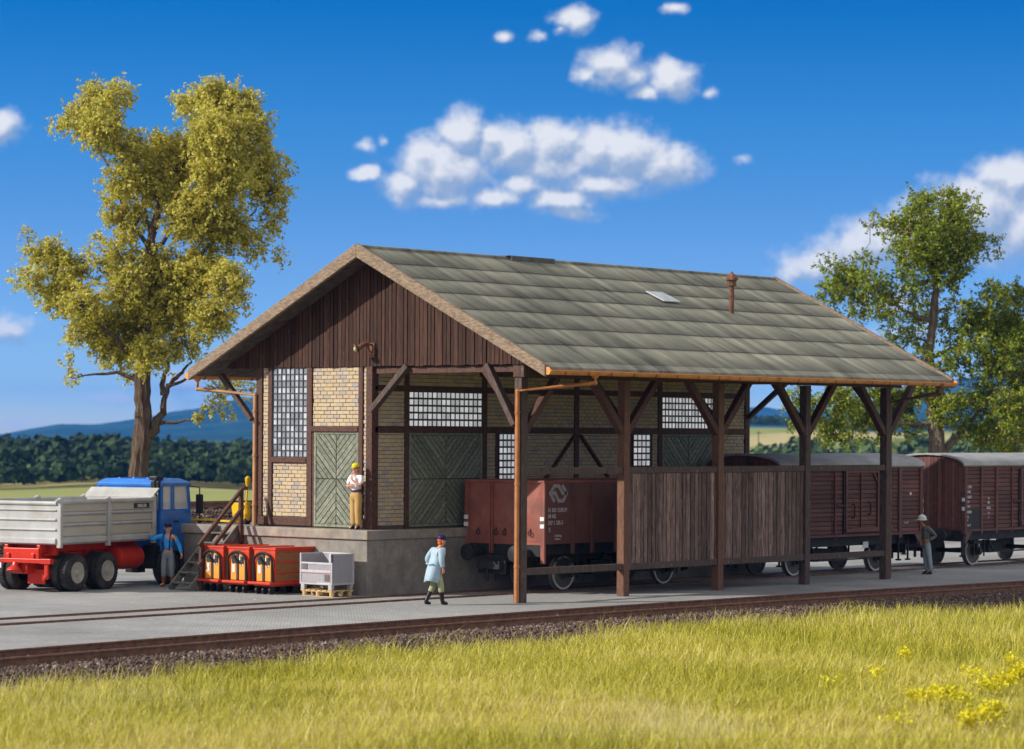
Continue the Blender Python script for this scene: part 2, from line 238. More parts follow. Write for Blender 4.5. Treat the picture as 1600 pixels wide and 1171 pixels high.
# ---------------------------------------------------------------- mesh builder
class MB:
    def __init__(s): s.v = []; s.f = []; s.m = []
    def add(s, vs, fs, mi=0):
        o = len(s.v); s.v += [tuple(x) for x in vs]; s.f += [tuple(i + o for i in f) for f in fs]; s.m += [mi] * len(fs); return s
    def box(s, x0, x1, y0, y1, z0, z1, mi=0):
        vs = [(x, y, z) for z in (z0, z1) for y in (y0, y1) for x in (x0, x1)]
        return s.add(vs, [(0, 2, 3, 1), (4, 5, 7, 6), (0, 1, 5, 4), (2, 6, 7, 3), (0, 4, 6, 2), (1, 3, 7, 5)], mi)
    def beam(s, p, q, w, h, up=(0, 0, 1), mi=0):
        p, q, up = Vector(p), Vector(q), Vector(up); d = (q - p).normalized(); sd = d.cross(up)
        if sd.length < 1e-5: sd = d.cross(Vector((1, 0, 0)))
        sd.normalize(); u = sd.cross(d); vs = []
        for c in (p, q):
            for a, b in ((-1, -1), (1, -1), (1, 1), (-1, 1)): vs.append(c + sd * (a * w / 2) + u * (b * h / 2))
        return s.add(vs, [(3, 2, 1, 0), (4, 5, 6, 7), (0, 1, 5, 4), (1, 2, 6, 5), (2, 3, 7, 6), (3, 0, 4, 7)], mi)
    def tube(s, pts, rad, n=10, mi=0, caps=True):
        pts = [Vector(p) for p in pts]; k = len(pts)
        if not hasattr(rad, '__len__'): rad = [rad] * k
        vs = []; prev = None
        for i, p in enumerate(pts):
            t = (pts[min(i + 1, k - 1)] - pts[max(i - 1, 0)]).normalized()
            if prev is None:
                a = t.cross(Vector((0, 0, 1)))
                if a.length < 1e-3: a = t.cross(Vector((1, 0, 0)))
            else: a = prev - t * prev.dot(t)
            a.normalize(); prev = a; b = t.cross(a)
            for j in range(n):
                an = 2 * math.pi * j / n; vs.append(p + (a * math.cos(an) + b * math.sin(an)) * rad[i])
        fs = [(i * n + j, i * n + (j + 1) % n, (i + 1) * n + (j + 1) % n, (i + 1) * n + j) for i in range(k - 1) for j in range(n)]
        if caps: fs += [tuple(range(n))[::-1], tuple((k - 1) * n + j for j in range(n))]
        return s.add(vs, fs, mi)
    def cyl(s, p, q, r, r2=None, n=14, mi=0): return s.tube([p, q], [r, r if r2 is None else r2], n, mi)
    def lathe(s, prof, o, ax, n=20, mi=0, caps=True):
        o, ax = Vector(o), Vector(ax).normalized(); a = ax.cross(Vector((0, 0, 1)))
        if a.length < 1e-3: a = ax.cross(Vector((1, 0, 0)))
        a.normalize(); b = ax.cross(a); vs = []
        for r, h in prof:
            for j in range(n):
                an = 2 * math.pi * j / n; vs.append(o + ax * h + (a * math.cos(an) + b * math.sin(an)) * r)
        k = len(prof); fs = [(i * n + j, i * n + (j + 1) % n, (i + 1) * n + (j + 1) % n, (i + 1) * n + j) for i in range(k - 1) for j in range(n)]
        if caps: fs += [tuple(range(n))[::-1], tuple((k - 1) * n + j for j in range(n))]
        return s.add(vs, fs, mi)
    def prism(s, poly, off, mi=0):
        n = len(poly); off = Vector(off); vs = [Vector(p) for p in poly]; vs += [p + off for p in vs]
        fs = [tuple(range(n))[::-1], tuple(range(n, 2 * n))] + [(i, (i + 1) % n, n + (i + 1) % n, n + i) for i in range(n)]
        return s.add(vs, fs, mi)
    def ball(s, c, r, n=10, m=7, mi=0):
        if not hasattr(r, '__len__'): r = (r, r, r)
        vs = [(c[0], c[1], c[2] - r[2])]
        for i in range(1, m):
            ph = math.pi * i / m - math.pi / 2
            for j in range(n):
                th = 2 * math.pi * j / n; vs.append((c[0] + r[0] * math.cos(ph) * math.cos(th), c[1] + r[1] * math.cos(ph) * math.sin(th), c[2] + r[2] * math.sin(ph)))
        vs.append((c[0], c[1], c[2] + r[2])); t = len(vs) - 1
        fs = [(0, 1 + (j + 1) % n, 1 + j) for j in range(n)] + [(t, t - n + j, t - n + (j + 1) % n) for j in range(n)]
        for i in range(m - 2):
            for j in range(n): a = 1 + i * n; fs.append((a + j, a + (j + 1) % n, a + n + (j + 1) % n, a + n + j))
        return s.add(vs, fs, mi)
    def build(s, name, mat, parent=None, loc=(0, 0, 0), rot=(0, 0, 0), smooth=False, bevel=0, label=None, kind=None):
        me = bpy.data.meshes.new(name); me.from_pydata(s.v, [], s.f)
        mats = mat if isinstance(mat, (list, tuple)) else [mat]
        for m in mats: me.materials.append(M[m] if isinstance(m, str) else m)
        if len(mats) > 1: me.polygons.foreach_set('material_index', s.m)
        me.update()
        import bmesh
        b = bmesh.new(); b.from_mesh(me); bmesh.ops.recalc_face_normals(b, faces=b.faces); b.to_mesh(me); b.free()
        if smooth:
            me.polygons.foreach_set('use_smooth', [True] * len(me.polygons)); me.set_sharp_from_angle(angle=R(38))
        return link(name, me, parent, loc, rot, bevel, label, kind)
def link(name, me, parent=None, loc=(0, 0, 0), rot=(0, 0, 0), bevel=0, label=None, kind=None):
    o = bpy.data.objects.new(name, me); COL.objects.link(o); o.parent = parent; o.location = loc; o.rotation_euler = rot
    if bevel:
        md = o.modifiers.new('bevel', 'BEVEL'); md.width = bevel; md.segments = 2; md.limit_method = 'ANGLE'; md.angle_limit = R(40)
    if label: o['label'] = label
    if kind: o['kind'] = kind
    return o
def thing(name, label, cat, loc=(0, 0, 0), rz=0, group=None):
    o = bpy.data.objects.new(name, None); COL.objects.link(o); o.location = loc; o.rotation_euler = (0, 0, rz); o.empty_display_size = .3
    return tag(o, label, cat, group)
def tag(o, label=None, cat=None, group=None, kind=None):
    if label: o['label'] = label
    if cat: o['category'] = cat
    if group: o['group'] = group
    if kind: o['kind'] = kind
    return o
def copy_tree(o, parent=None):
    c = o.copy(); COL.objects.link(c); c.parent = parent
    for ch in [x for x in KIDS.get(o.name, [])]: copy_tree(ch, c)
    return c
KIDS = {}
def index_kids():
    KIDS.clear()
    for o in COL.objects:
        if o.parent: KIDS.setdefault(o.parent.name, []).append(o)
def quick_mesh(name, V, F, mats, smooth=False):
    """V (n,3) array, F (m,k) int array"""
    me = bpy.data.meshes.new(name); n, k = F.shape
    me.vertices.add(len(V)); me.vertices.foreach_set('co', np.asarray(V, np.float32).ravel())
    me.loops.add(n * k); me.loops.foreach_set('vertex_index', F.astype(np.int32).ravel())
    me.polygons.add(n); me.polygons.foreach_set('loop_start', np.arange(0, n * k, k, dtype=np.int32))
    me.update(calc_edges=True); me.validate()
    for m in mats: me.materials.append(M[m])
    if smooth: me.polygons.foreach_set('use_smooth', [True] * n)
    return me
def text(name, body, size, mat, parent, loc, rot, align='LEFT', sx=1.0, bold=0.0, depth=.004):
    cu = bpy.data.curves.new(name, 'FONT'); cu.body = body; cu.size = size; cu.extrude = depth; cu.align_x = align; cu.offset = bold; cu.resolution_u = 2
    o = bpy.data.objects.new('tmp_text', cu); COL.objects.link(o)
    dg = bpy.context.evaluated_depsgraph_get(); me = bpy.data.meshes.new_from_object(o.evaluated_get(dg)); me.name = name
    bpy.data.objects.remove(o); me.transform(Matrix.Diagonal((sx, 1, 1, 1))); me.materials.clear(); me.materials.append(M[mat])
    return link(name, me, parent, loc, rot)
# ================================================================ THE SHED
YR = 5.06; ZR = 9.40; SL = .5; XF, XB = -.96, 18.29; YE0, YE1 = -1.62, 11.70; W1, W = 5.35, 9.84; ZP = 1.76; SP = 4.27; PW = .25; XEND = 17.25
def roof_z(y): return ZR - abs(y - YR) * SL
shed = thing('freight_shed', 'half timbered tan brick goods shed with grey green roof and open timber canopy', 'shed')
GM = lambda u, v, d: (-d, u, v)                 # gable wall plane
LM = lambda u, v, d: (u, W1 - d, v)             # long wall plane
def mbox(mb, mp, u0, u1, v0, v1, d0, d1, mi=0):
    vs = [mp(u, v, d) for d in (d0, d1) for v in (v0, v1) for u in (u0, u1)]
    return mb.add(vs, [(0, 2, 3, 1), (4, 5, 7, 6), (0, 1, 5, 4), (2, 6, 7, 3), (0, 4, 6, 2), (1, 3, 7, 5)], mi)
def bricks(mb, mp, u0, u1, v0, v1, mi=1):
    h, l, g = .108, .245, .014; r = 0; v = v0 + g * .5
    while v < v1 - .02:
        vt = min(v + h - g, v1 - .003); off = (r % 2) * l * .5 + random.uniform(-.02, .02); u = u0 - off
        while u < u1:
            a, b = max(u, u0 + .004), min(u + l - g, u1 - .004)
            if b - a > .03:
                d = .022 + random.uniform(-.007, .008); j = lambda: random.uniform(-.004, .004)
                p = [(a + j(), v + j()), (b + j(), v + j()), (b + j(), vt + j()), (a + j(), vt + j())]; e = .008
                q = [(p[0][0] + e, p[0][1] + e), (p[1][0] - e, p[1][1] + e), (p[2][0] - e, p[2][1] - e), (p[3][0] + e, p[3][1] - e)]
                vs = [mp(x, y, .0) for x, y in p] + [mp(x, y, d - e * .6) for x, y in p] + [mp(x, y, d) for x, y in q]
                fs = [(i, (i + 1) % 4, 4 + (i + 1) % 4, 4 + i) for i in range(4)] + [(4 + i, 4 + (i + 1) % 4, 8 + (i + 1) % 4, 8 + i) for i in range(4)] + [(8, 9, 10, 11)]
                mb.add(vs, fs, mi)
            u += l
        v += h; r += 1
def clip(poly, nx, ny, c, sign):
    out = []
    for i in range(len(poly)):
        p, q = poly[i], poly[(i + 1) % len(poly)]; dp = sign * (nx * p[0] + ny * p[1] - c); dq = sign * (nx * q[0] + ny * q[1] - c)
        if dp >= 0: out.append(p)
        if dp * dq < 0: t = dp / (dp - dq); out.append((p[0] + (q[0] - p[0]) * t, p[1] + (q[1] - p[1]) * t))
    return out
def chevron(mb, mp, u0, u1, v0, v1, flip, pitch=.145, gap=.022, d=.03, d0=.006):
    uc, vc = (u0 + u1) / 2, v0 + (v1 - v0) * .505; g = .012
    for (a, b, c, e, s) in ((u0, uc - g, vc + g, v1, 1), (uc + g, u1, vc + g, v1, -1), (u0, uc - g, v0, vc - g, -1), (uc + g, u1, v0, vc - g, 1)):
        s = s * flip; nx, ny = s * .7071, .7071; rect = [(a, c), (b, c), (b, e), (a, e)]; ws = [nx * p[0] + ny * p[1] for p in rect]; w = min(ws) - random.uniform(0, pitch)
        while w < max(ws):
            p = clip(clip(rect, nx, ny, w + gap / 2, 1), nx, ny, w + pitch - gap / 2, -1)
            if len(p) >= 3:
                dd = d + random.uniform(-.006, .006); n = len(p)
                vs = [mp(x, y, d0) for x, y in p] + [mp(x, y, dd) for x, y in p]
                mb.add(vs, [tuple(range(n, 2 * n))] + [(i, (i + 1) % n, n + (i + 1) % n, n + i) for i in range(n)], 1)
            w += pitch
def tim(name, mp, u0, u1, v0, v1, d0=.0, d1=.06, mat='timber', bev=.012):
    mb = MB(); mbox(mb, mp, u0, u1, v0, v1, d0, d1); return mb.build(name, mat, shed, bevel=bev)
def window(mp, u0, u1, v0, v1, nu, nv, tall=False):
    f = MB(); mbox(f, mp, u0, u1, v0, v1, -.02, .004); w = f.build('window', 'grid', shed)
    p = MB(); du, dv = (u1 - u0) / nu, (v1 - v0) / nv
    for i in range(nu):
        for k in range(nv):
            a, b, c, e = u0 + i * du, u0 + (i + 1) * du, v0 + k * dv, v0 + (k + 1) * dv; t = [random.uniform(-.004, .004) for _ in range(4)]
            p.add([mp(a, c, .012 + t[0]), mp(b, c, .012 + t[1]), mp(b, e, .012 + t[2]), mp(a, e, .012 + t[3])], [(0, 1, 2, 3)])
    p.build('pane', 'pane' if tall else 'pane_glow', w)
    g = MB()
    for i in range(nu + 1): x = u0 + i * du; mbox(g, mp, x - .012, x + .012, v0, v1, .005, .035)
    for k in range(nv + 1): z = v0 + k * dv; mbox(g, mp, u0, u1, z - (.026 if not tall else .016), z + (.026 if not tall else .016), .005, .032)
    g.build('glazing_bars', 'grid', w)
    return w
def door(mp, u0, u1, v0, v1, flip):
    f = MB(); mbox(f, mp, u0, u1, v0, v1, -.03, .005, 0); mbox(f, mp, u0, u0 + .07, v0, v1, .005, .045, 1); mbox(f, mp, u1 - .07, u1, v0, v1, .005, .045, 1)
    mbox(f, mp, u0 + .07, u1 - .07, v0, v0 + .07, .005, .043, 1); mbox(f, mp, u0 + .07, u1 - .07, v1 - .06, v1, .005, .043, 1)
    chevron(f, mp, u0 + .08, u1 - .08, v0 + .08, v1 - .07, flip)
    return f.build('door', ['door_gap', 'door'], shed)

# --- loading platform
pl = MB(); pl.box(-.55, 17.6, 5.0, 12.3, -.2, 1.5); P = pl.build('loading_platform', 'concrete', shed, bevel=.02)
cp = MB(); x = -.62
cp.box(-.62, -.05, 4.93, 12.36, 1.5, ZP); cp.box(-.05, 17.66, 4.93, 5.33, 1.5, ZP - .003); cp.box(-.05, 17.66, 5.33, 12.36, 1.5, ZP - .006)
cp.build('coping', 'coping', P, bevel=.025)
# --- gable wall (faces the yard)
ZB = 6.2
g = MB(); mbox(g, GM, W1, W, ZP, ZB + .1, -.22, 0, 0)
for u0, u1, v0, v1 in ((9.40, 9.60, 2.05, ZB), (7.86, 9.20, 2.05, 3.54), (5.86, 7.62, 4.57, ZB), (5.54, 5.67, 2.05, ZB)): bricks(g, GM, u0, u1, v0, v1)
g.build('gable_brick_wall', ['mortar', 'brick'], shed)
for u0, u1 in ((9.62, 9.86), (9.22, 9.38), (7.64, 7.84), (5.68, 5.84)): tim('timber_post', GM, u0, u1, 2.03 if u0 != 7.64 else 1.80, ZB)
tim('timber_post', GM, 5.30, 5.53, ZP, ZB, -.18, .08)
tim('timber_beam', GM, 7.84, 9.86, 1.80, 2.03, 0, .07); tim('timber_beam', GM, 7.84, 9.22, 3.55, 3.70, 0, .085); tim('timber_beam', GM, 5.84, 7.66, 4.42, 4.57, 0, .09); tim('timber_beam', GM, 5.53, 5.84, 1.80, 2.03, 0, .055)
tim('timber_beam', GM, 0.0, W + .05, ZB, ZB + .18, -.16, .05, 'timber')
window(GM, 7.85, 9.21, 3.71, 6.19, 8, 14, True)
mbd = door(GM, 5.85, 7.55, 1.80, 4.41, 1)
tim('timber_post', GM, 7.55, 7.64, 1.80, 4.42, 0, .035)
# --- long wall under the canopy
g = MB(); mbox(g, LM, 0, XEND, ZP, ZB + .1, -.22, 0, 0)
cols = [(.02, 1.24), (4.66, 8.54), (8.76, 12.54), (15.62, 17.02)]
for a, b in cols:
    bricks(g, LM, a, b, 4.58, 5.54); bricks(g, LM, a, b, 5.70, ZB); bricks(g, LM, a, b, ZP + .1, 4.40)
for a, b in ((1.42, 4.45), (12.76, 15.42)): bricks(g, LM, a, b, 5.70, ZB)
g.build('long_brick_wall', ['mortar', 'brick'], shed)
for u0, u1 in ((1.25, 1.41), (4.46, 4.65), (8.55, 8.75), (12.55, 12.75), (15.43, 15.61), (17.03, 17.27)): tim('timber_post', LM, u0, u1, ZP, ZB, 0, .055)
for a, b in ((.04, 1.25), (4.65, 8.55), (8.75, 12.55), (15.61, 17.03)): tim('timber_beam', LM, a, b, 4.41, 4.57, 0, .05); tim('timber_beam', LM, a, b, 5.55, 5.69, 0, .05)
for a, b in ((1.41, 4.46), (12.75, 15.43)): tim('timber_beam', LM, a, b, 4.40, 4.57, 0, .06); tim('timber_beam', LM, a, b, 5.55, 5.69, 0, .05)
tim('timber_beam', LM, 0.06, XEND, ZB, ZB + .18, 0, .05)
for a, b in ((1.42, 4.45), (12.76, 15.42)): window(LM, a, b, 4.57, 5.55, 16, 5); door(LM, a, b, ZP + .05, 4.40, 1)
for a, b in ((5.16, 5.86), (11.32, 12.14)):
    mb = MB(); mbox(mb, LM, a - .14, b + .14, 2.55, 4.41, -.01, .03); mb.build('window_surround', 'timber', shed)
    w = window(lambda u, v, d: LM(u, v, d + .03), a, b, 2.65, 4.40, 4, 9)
for xa, sg in ((8.52, -1), (8.78, 1)):
    mb = MB(); mb.beam((xa, W1 - .05, 4.36), (xa + sg * 2.35, W1 - .05, 2.1), .07, .17, (0, 1, 0)); mb.build('wall_brace', 'timber', shed, bevel=.012)
# --- the two plain rear walls
mb = MB(); mb.box(.22, XEND - .22, W - .2, W + .02, ZP, ZB + .1); mb.box(XEND - .22, XEND, W1 + .22, W + .02, ZP, ZB + .1); mb.build('rear_brick_wall', 'brick_tex', shed)
for i in range(5):
    x = .3 + i * 4.15; mb = MB(); mb.box(x, x + .2, W + .02, W + .09, ZP, ZB); mb.build('timber_post', 'timber', shed)
# --- gable boarding, one triangle of upright boards at either end
for nm, xg, sg in (('gable_boarding', -.06, -1), ('rear_gable_boarding', XEND + .06, 1)):
    gb = MB(); y = -1.25
    while y < YR * 2 + 1.25:
        w = random.uniform(.115, .165); d = random.uniform(0, .03); y1 = y + w - .018
        zt0, zt1 = roof_z(y) - .17, roof_z(y1) - .17
        zb = ZB + random.uniform(-.015, .012)
        if min(zt0, zt1) > zb + .04:
            gb.prism([(xg + sg * d, y, zb), (xg + sg * d, y1, zb), (xg + sg * d, y1, zt1), (xg + sg * d, y, zt0)], (-sg * (.04 + d), 0, 0))
        y += w
    gb.prism([(xg - sg * .03, -1.2, ZB + .02), (xg - sg * .03, YR * 2 + 1.2, ZB + .02), (xg - sg * .03, YR, roof_z(YR) - .2)], (-sg * .05, 0, 0))
    gb.build(nm, 'board', shed, bevel=.006)
# --- roof
base = MB()
for sg in (-1, 1):
    ye = YE0 + .12 if sg < 0 else YE1 - .12
    pr_ = [(XF + .1, YR, roof_z(YR) - .045), (XF + .1, ye, roof_z(ye) - .045), (XF + .1, ye, roof_z(ye) - .15), (XF + .1, YR, roof_z(YR) - .16)]
    base.prism(pr_, (XB - XF - .2, 0, 0))
ROOF = base.build('roof', 'rafter', shed)
edges = [5.06, 4.12, 3.30, 2.48, 1.58, .66, -.28, -1.30]
pitch = .125; xs = np.arange(XF + .06, XB - .06, pitch / 4); wave = np.tile([0, 1, 0, -1], len(xs))[:len(xs)] * .016
V = []; F = []
def sheet(ya, yb, la, lb, jit):
    o = len(V); n = len(xs)
    for (y, l) in ((ya, la), (yb, lb)):
        for i, x in enumerate(xs): V.append((x, y, roof_z(y) + l + wave[i] * (.8 if l < .01 else 1.15) + jit * math.sin(x * 1.7 + y * 3) * .005))
    for i, x in enumerate(xs): V.append((x, yb, roof_z(yb) + lb - .058 + wave[i] * .2))
    for r in range(2):
        for i in range(n - 1): F.append((o + r * n + i, o + r * n + i + 1, o + (r + 1) * n + i + 1, o + (r + 1) * n + i))
for k in range(7):
    # sheets of random length side by side get their own island colour
    ya, yb = edges[k], edges[k + 1]
    sheet(ya, yb - .03, .0, .02, 1); sheet(2 * YR - ya, 2 * YR - (yb - .03), .0, .02, 1)
me = quick_mesh('roof_sheeting', np.array(V), np.array(F), ['roof', 'roof_edge']); nq = len(xs) - 1; me.polygons.foreach_set('material_index', [(k // nq) % 2 for k in range(len(F))]); link('roof_sheeting', me, ROOF)
for s in (0, 1):
    y0, y1 = (-1.33, YE0 + .02) if s == 0 else (2 * YR + 1.33, YE1 - .02)
    mb = MB(); mb.prism([(XF + .08, y0, roof_z(y0) + .03), (XF + .08, y1, roof_z(y1) + .02), (XF + .08, y1, roof_z(y1) - .06), (XF + .08, y0, roof_z(y0) - .05)], (XB - XF - .16, 0, 0))
    mb.build('eave_strip', 'roof', ROOF, bevel=.02)
mb = MB(); mb.tube([(XF + .05, YR, ZR + .0), (XB - .05, YR, ZR + .0)], .055, 8); mb.build('ridge_cap', 'roof', ROOF, smooth=True)
for xg, sg in ((XF, -1), (XB, 1)):
    for s in (-1, 1):
        ye = YE0 if s < 0 else YE1; mb = MB(); t = .12
        pts = [(xg + sg * .03, YR, ZR + .09), (xg + sg * .03, ye, roof_z(ye) + .09), (xg + sg * .03, ye, roof_z(ye) - .22), (xg + sg * .03, YR, ZR - .29)]
        n = 26; vs = []                                   # subdivided so that the carved grain has an uneven lower edge
        mb.prism(pts, (-sg * t, 0, 0)); mb.build('bargeboard', 'barge', ROOF, bevel=.02)
mb = MB(); mb.box(5.2, 7.1, YR - .18, YR + .3, ZR - .1, ZR + .05); mb.box(5.1, 7.2, YR - .1, YR + .36, ZR + .05, ZR + .08); mb.build('ridge_vent', 'zinc', ROOF, bevel=.02)
def on_roof(x, y): return Vector((x, y, roof_z(y)))
b0 = on_roof(12.19, 2.29); mb = MB()
mb.tube([b0 - Vector((0, 0, .1)), b0 + Vector((0, 0, .84))], .075, 12); mb.tube([b0 + Vector((0, 0, .82)), b0 + Vector((0, 0, 1.0))], .145, 8); mb.tube([b0 + Vector((0, 0, .99)), b0 + Vector((0, 0, 1.04)), b0 + Vector((0, 0, 1.25))], [.2, .19, .015], 8)
mb.tube([b0 + Vector((0, 0, .5)), b0 + Vector((0, 0, .55))], .088, 12); mb.build('vent_pipe', 'rustdark', ROOF)
mb = MB(); mb.prism([on_roof(9.32, 3.28) + Vector((0, 0, .05)), on_roof(10.12, 3.28) + Vector((0, 0, .05)), on_roof(10.12, 2.6) + Vector((0, 0, .09)), on_roof(9.32, 2.6) + Vector((0, 0, .09))], (0, 0, .035)); mb.build('skylight', 'skylight', ROOF, bevel=.01)
# --- gutters and downpipes
for s in (0, 1):
    yg = YE0 - .06 if s == 0 else YE1 + .06; zg = 6.0; mb = MB(); r = .112; n = 9; sx = np.linspace(XF + .02, XB - .02, 30); vs = []
    for x in sx:
        sag = .012 * math.sin((x + 1) * .5)
        for j in range(n):
            an = math.pi + math.pi * j / (n - 1); vs.append((x, yg + r * math.cos(an), zg + sag + r * math.sin(an)))
    mb.add(vs, [(i * n + j, i * n + j + 1, (i + 1) * n + j + 1, (i + 1) * n + j) for i in range(len(sx) - 1) for j in range(n - 1)])
    mb.tube([(XF + .02, yg - r, zg), (XB - .02, yg - r, zg)], .018, 6); mb.tube([(XF + .02, yg + r, zg), (XB - .02, yg + r, zg)], .014, 6)
    for x in (XF + .02, XB - .02): mb.cyl((x - .01, yg, zg - .01), (x + .01, yg, zg - .01), r * .9)
    gt = mb.build('gutter', 'gutter_copper', shed, smooth=True)
    for i in range(20):
        x = -.3 + i * .93; b = MB(); vs = []
        for dx in (-.02, .02):
            for j in range(n):
                an = math.pi + math.pi * j / (n - 1); vs.append((x + dx + .06 * math.cos(an), yg + (r + .012) * math.cos(an), zg + (r + .012) * math.sin(an)))
        b.add(vs, [(j, j + 1, n + j + 1, n + j) for j in range(n - 1)]); b.build('gutter_bracket', 'rustdark', gt)
def downpipe(pts, mat, collars, r=.062):
    mb = MB(); mb.tube(pts, r, 12); mb.tube([Vector(pts[0]) + Vector((0, 0, .06)), Vector(pts[0]) - Vector((0, 0, .08))], [.13, .075], 12)
    for p in pts[1:-1]: mb.ball(p, r * 1.06, 10, 7)
    o = mb.build('downpipe', mat, shed, smooth=True)
    for z in collars:
        c = MB(); q = pts[-1]; c.tube([(q[0], q[1], z - .03), (q[0], q[1], z + .03)], r * 1.25, 12); c.build('pipe_collar', mat, o, smooth=True)
downpipe([(.95, YE0 - .06, 5.92), (.95, YE0 - .06, 5.72), (-.09, .06, 5.50), (-.09, .06, .02)], 'rust', (4.95, 3.1, .95))
downpipe([(-.55, YE1 + .06, 5.92), (-.55, YE1 + .06, 5.62), (-.10, W + .02, 5.45), (-.10, W + .02, ZP)], 'pipe_tan', (5.0, 3.75, 2.35))
downpipe([(XB - .85, YE0 - .06, 5.92), (XB - .85, YE0 - .06, 5.70), (17.45, .12, 5.42), (17.45, .12, .02)], 'rustdark', (4.6, 2.4, .9))
# --- canopy: five posts with forked braces, rails and boarded screen
for i in range(5):
    x0 = i * SP; mb = MB(); mb.box(x0, x0 + PW, 0, PW, -.1, 5.86); mat = 'post_wood' if i in (1, 2) else 'timber_grey'
    p = mb.build('canopy_post', mat, shed, bevel=.015); xc = x0 + PW / 2
    for sg in (-1, 1):
        if i == 0 and sg < 0: continue
        b = MB(); b.beam((xc + sg * .10, PW / 2, 4.45), (xc + sg * 1.50, PW / 2, 5.98), .19, .2, (0, 1, 0)); b.build('post_brace', 'timber', p, bevel=.015)
    b = MB(); b.beam((xc, PW - .02, 4.75), (xc, PW + 1.15, 6.1), .16, .17, (1, 0, 0)); b.build('post_brace', 'timber', p, bevel=.015)
mb = MB(); mb.box(-.04, 4 * SP + PW + .6, .02, PW - .02, 5.87, 6.13); mb.build('eave_beam', 'timber', shed, bevel=.015)
for i in range(5):
    x0 = i * SP + .03; mb = MB(); mb.box(x0, x0 + PW - .06, PW, W1 - .06, 6.0, 6.18); mb.build('tie_beam', 'timber', shed, bevel=.012)
mb = MB(); mb.box(-.03, .2, -.1, PW + .02, 5.86, 6.2); mb.build('post_head', 'timber_grey', shed, bevel=.01)
for p, q in (((-.02, W1 + .02, 5.0), (-.02, 4.02, 6.21)), ((-.02, PW - .05, 4.62), (-.02, 1.17, 6.21))):
    mb = MB(); mb.beam(p, q, .16, .2, (1, 0, 0)); mb.build('post_brace', 'timber_grey', shed, bevel=.015)
mb = MB(); mb.beam((17.16, W1 - .08, 4.95), (17.16, 3.75, 6.1), .14, .17, (1, 0, 0)); mb.build('post_brace', 'timber', shed, bevel=.012)
mb = MB(); mb.beam((-.2, W + .03, 4.75), (-.2, YE1 - .55, 6.02), .13, .17, (1, 0, 0)); mb.build('post_brace', 'timber_grey', shed, bevel=.012)
for i in range(4):
    a, b = i * SP + PW, (i + 1) * SP
    for z0, z1 in ((3.33, 3.51), (.71, .89)):
        mb = MB(); mb.box(a, b, .03, .2, z0, z1); mb.build('canopy_rail', 'timber_grey', shed, bevel=.015)
for i in (1, 2):
    a, b = i * SP + PW, (i + 1) * SP; mb = MB(); x = a + .015
    while x < b - .04:
        w = min(random.uniform(.13, .22), b - .02 - x); d = random.uniform(-.012, .012); l = random.uniform(-.006, .006)
        j = [random.uniform(-.008, .008) for _ in range(4)]
        mb.prism([(x + j[0], .06 + d, .885), (x + w + j[1] - .02, .06 + d, .885), (x + w + j[2] - .02, .06 + d, 3.335), (x + j[3], .06 + d, 3.335)], (0, .05, 0)); x += w + .006
    mb.box(a, b, .125, .15, .89, 3.33); mb.build('boarded_screen', 'screen', shed, bevel=.008)
# --- rusty lamp on the gable
mb = MB(); y0, z0 = 5.28, 6.72
mb.box(-.13, -.08, y0 - .10, y0 + .08, z0 - .28, z0 + .12); mb.tube([(-.1, y0 - .03, z0 + .06), (-.28, y0 + .02, z0 + .08), (-.38, y0 + .06, z0 + .05)], .03, 8)
mb.tube([(-.1, y0, z0 - .17), (-.22, y0, z0 - .1), (-.27, y0 + .02, z0 + .07)], .028, 8)
LAMP = mb.build('wall_lamp', 'rustdark', shed, smooth=True)
mb = MB(); ax = (-.62, .62, -.55); c0 = Vector((-.35, y0 + .06, z0 + .08)); mb.lathe([(.04, -.08), (.065, -.03), (.07, .16), (.09, .2), (.15, .235), (.14, .265)], c0, ax, 16); mb.build('lamp_shade', 'rustdark', LAMP, smooth=True)
v = Vector(ax).normalized(); c = c0 + v * .255; mb = MB(); mb.ball(c, .085, 12, 8); mb.build('lamp_bulb', 'lampglass', LAMP, smooth=True)

# ================================================================ STAIRS at the platform edge
st = thing('wooden_staircase', 'steep open wooden steps with brown handrail leaning on the platform beside the truck cab', 'steps', (-.6, 10.35, 0))
top, foot = Vector((-.02, 0, 1.72)), Vector((-1.85, 0, .02))
for y in (-.42, .42): mb = MB(); mb.beam(top + Vector((0, y, 0)), foot + Vector((0, y, 0)), .06, .22, (0, 0, 1)); mb.build('stringer', 'stairwood', st, bevel=.01)
for i in range(6):
    p = foot.lerp(top, (i + .6) / 6.3); mb = MB(); mb.box(p.x - .15, p.x + .13, -.39, .39, p.z - .0, p.z + .045); mb.build('tread', 'stairwood', st, bevel=.008)
y = -.52
for p, h in ((foot.lerp(top, .17), 1.02), (foot.lerp(top, .985), 1.1)):
    mb = MB(); mb.box(p.x - .06, p.x + .06, y - .05, y + .05, max(p.z - .42, 0.0), p.z + h); mb.build('handrail_post', 'timber', st, bevel=.01)
a, b = foot.lerp(top, .10), foot.lerp(top, 1.0)
for dz in (1.1, .55): mb = MB(); mb.beam(a + Vector((0, y - .03, dz - .03)), b + Vector((0, y - .03, dz)), .1, .09); mb.build('handrail', 'timber', st, bevel=.012)
mb = MB(); mb.box(b.x, b.x + .16, y - .08, y + .02, b.z + 1.05, b.z + 1.14); mb.build('handrail', 'timber', st)

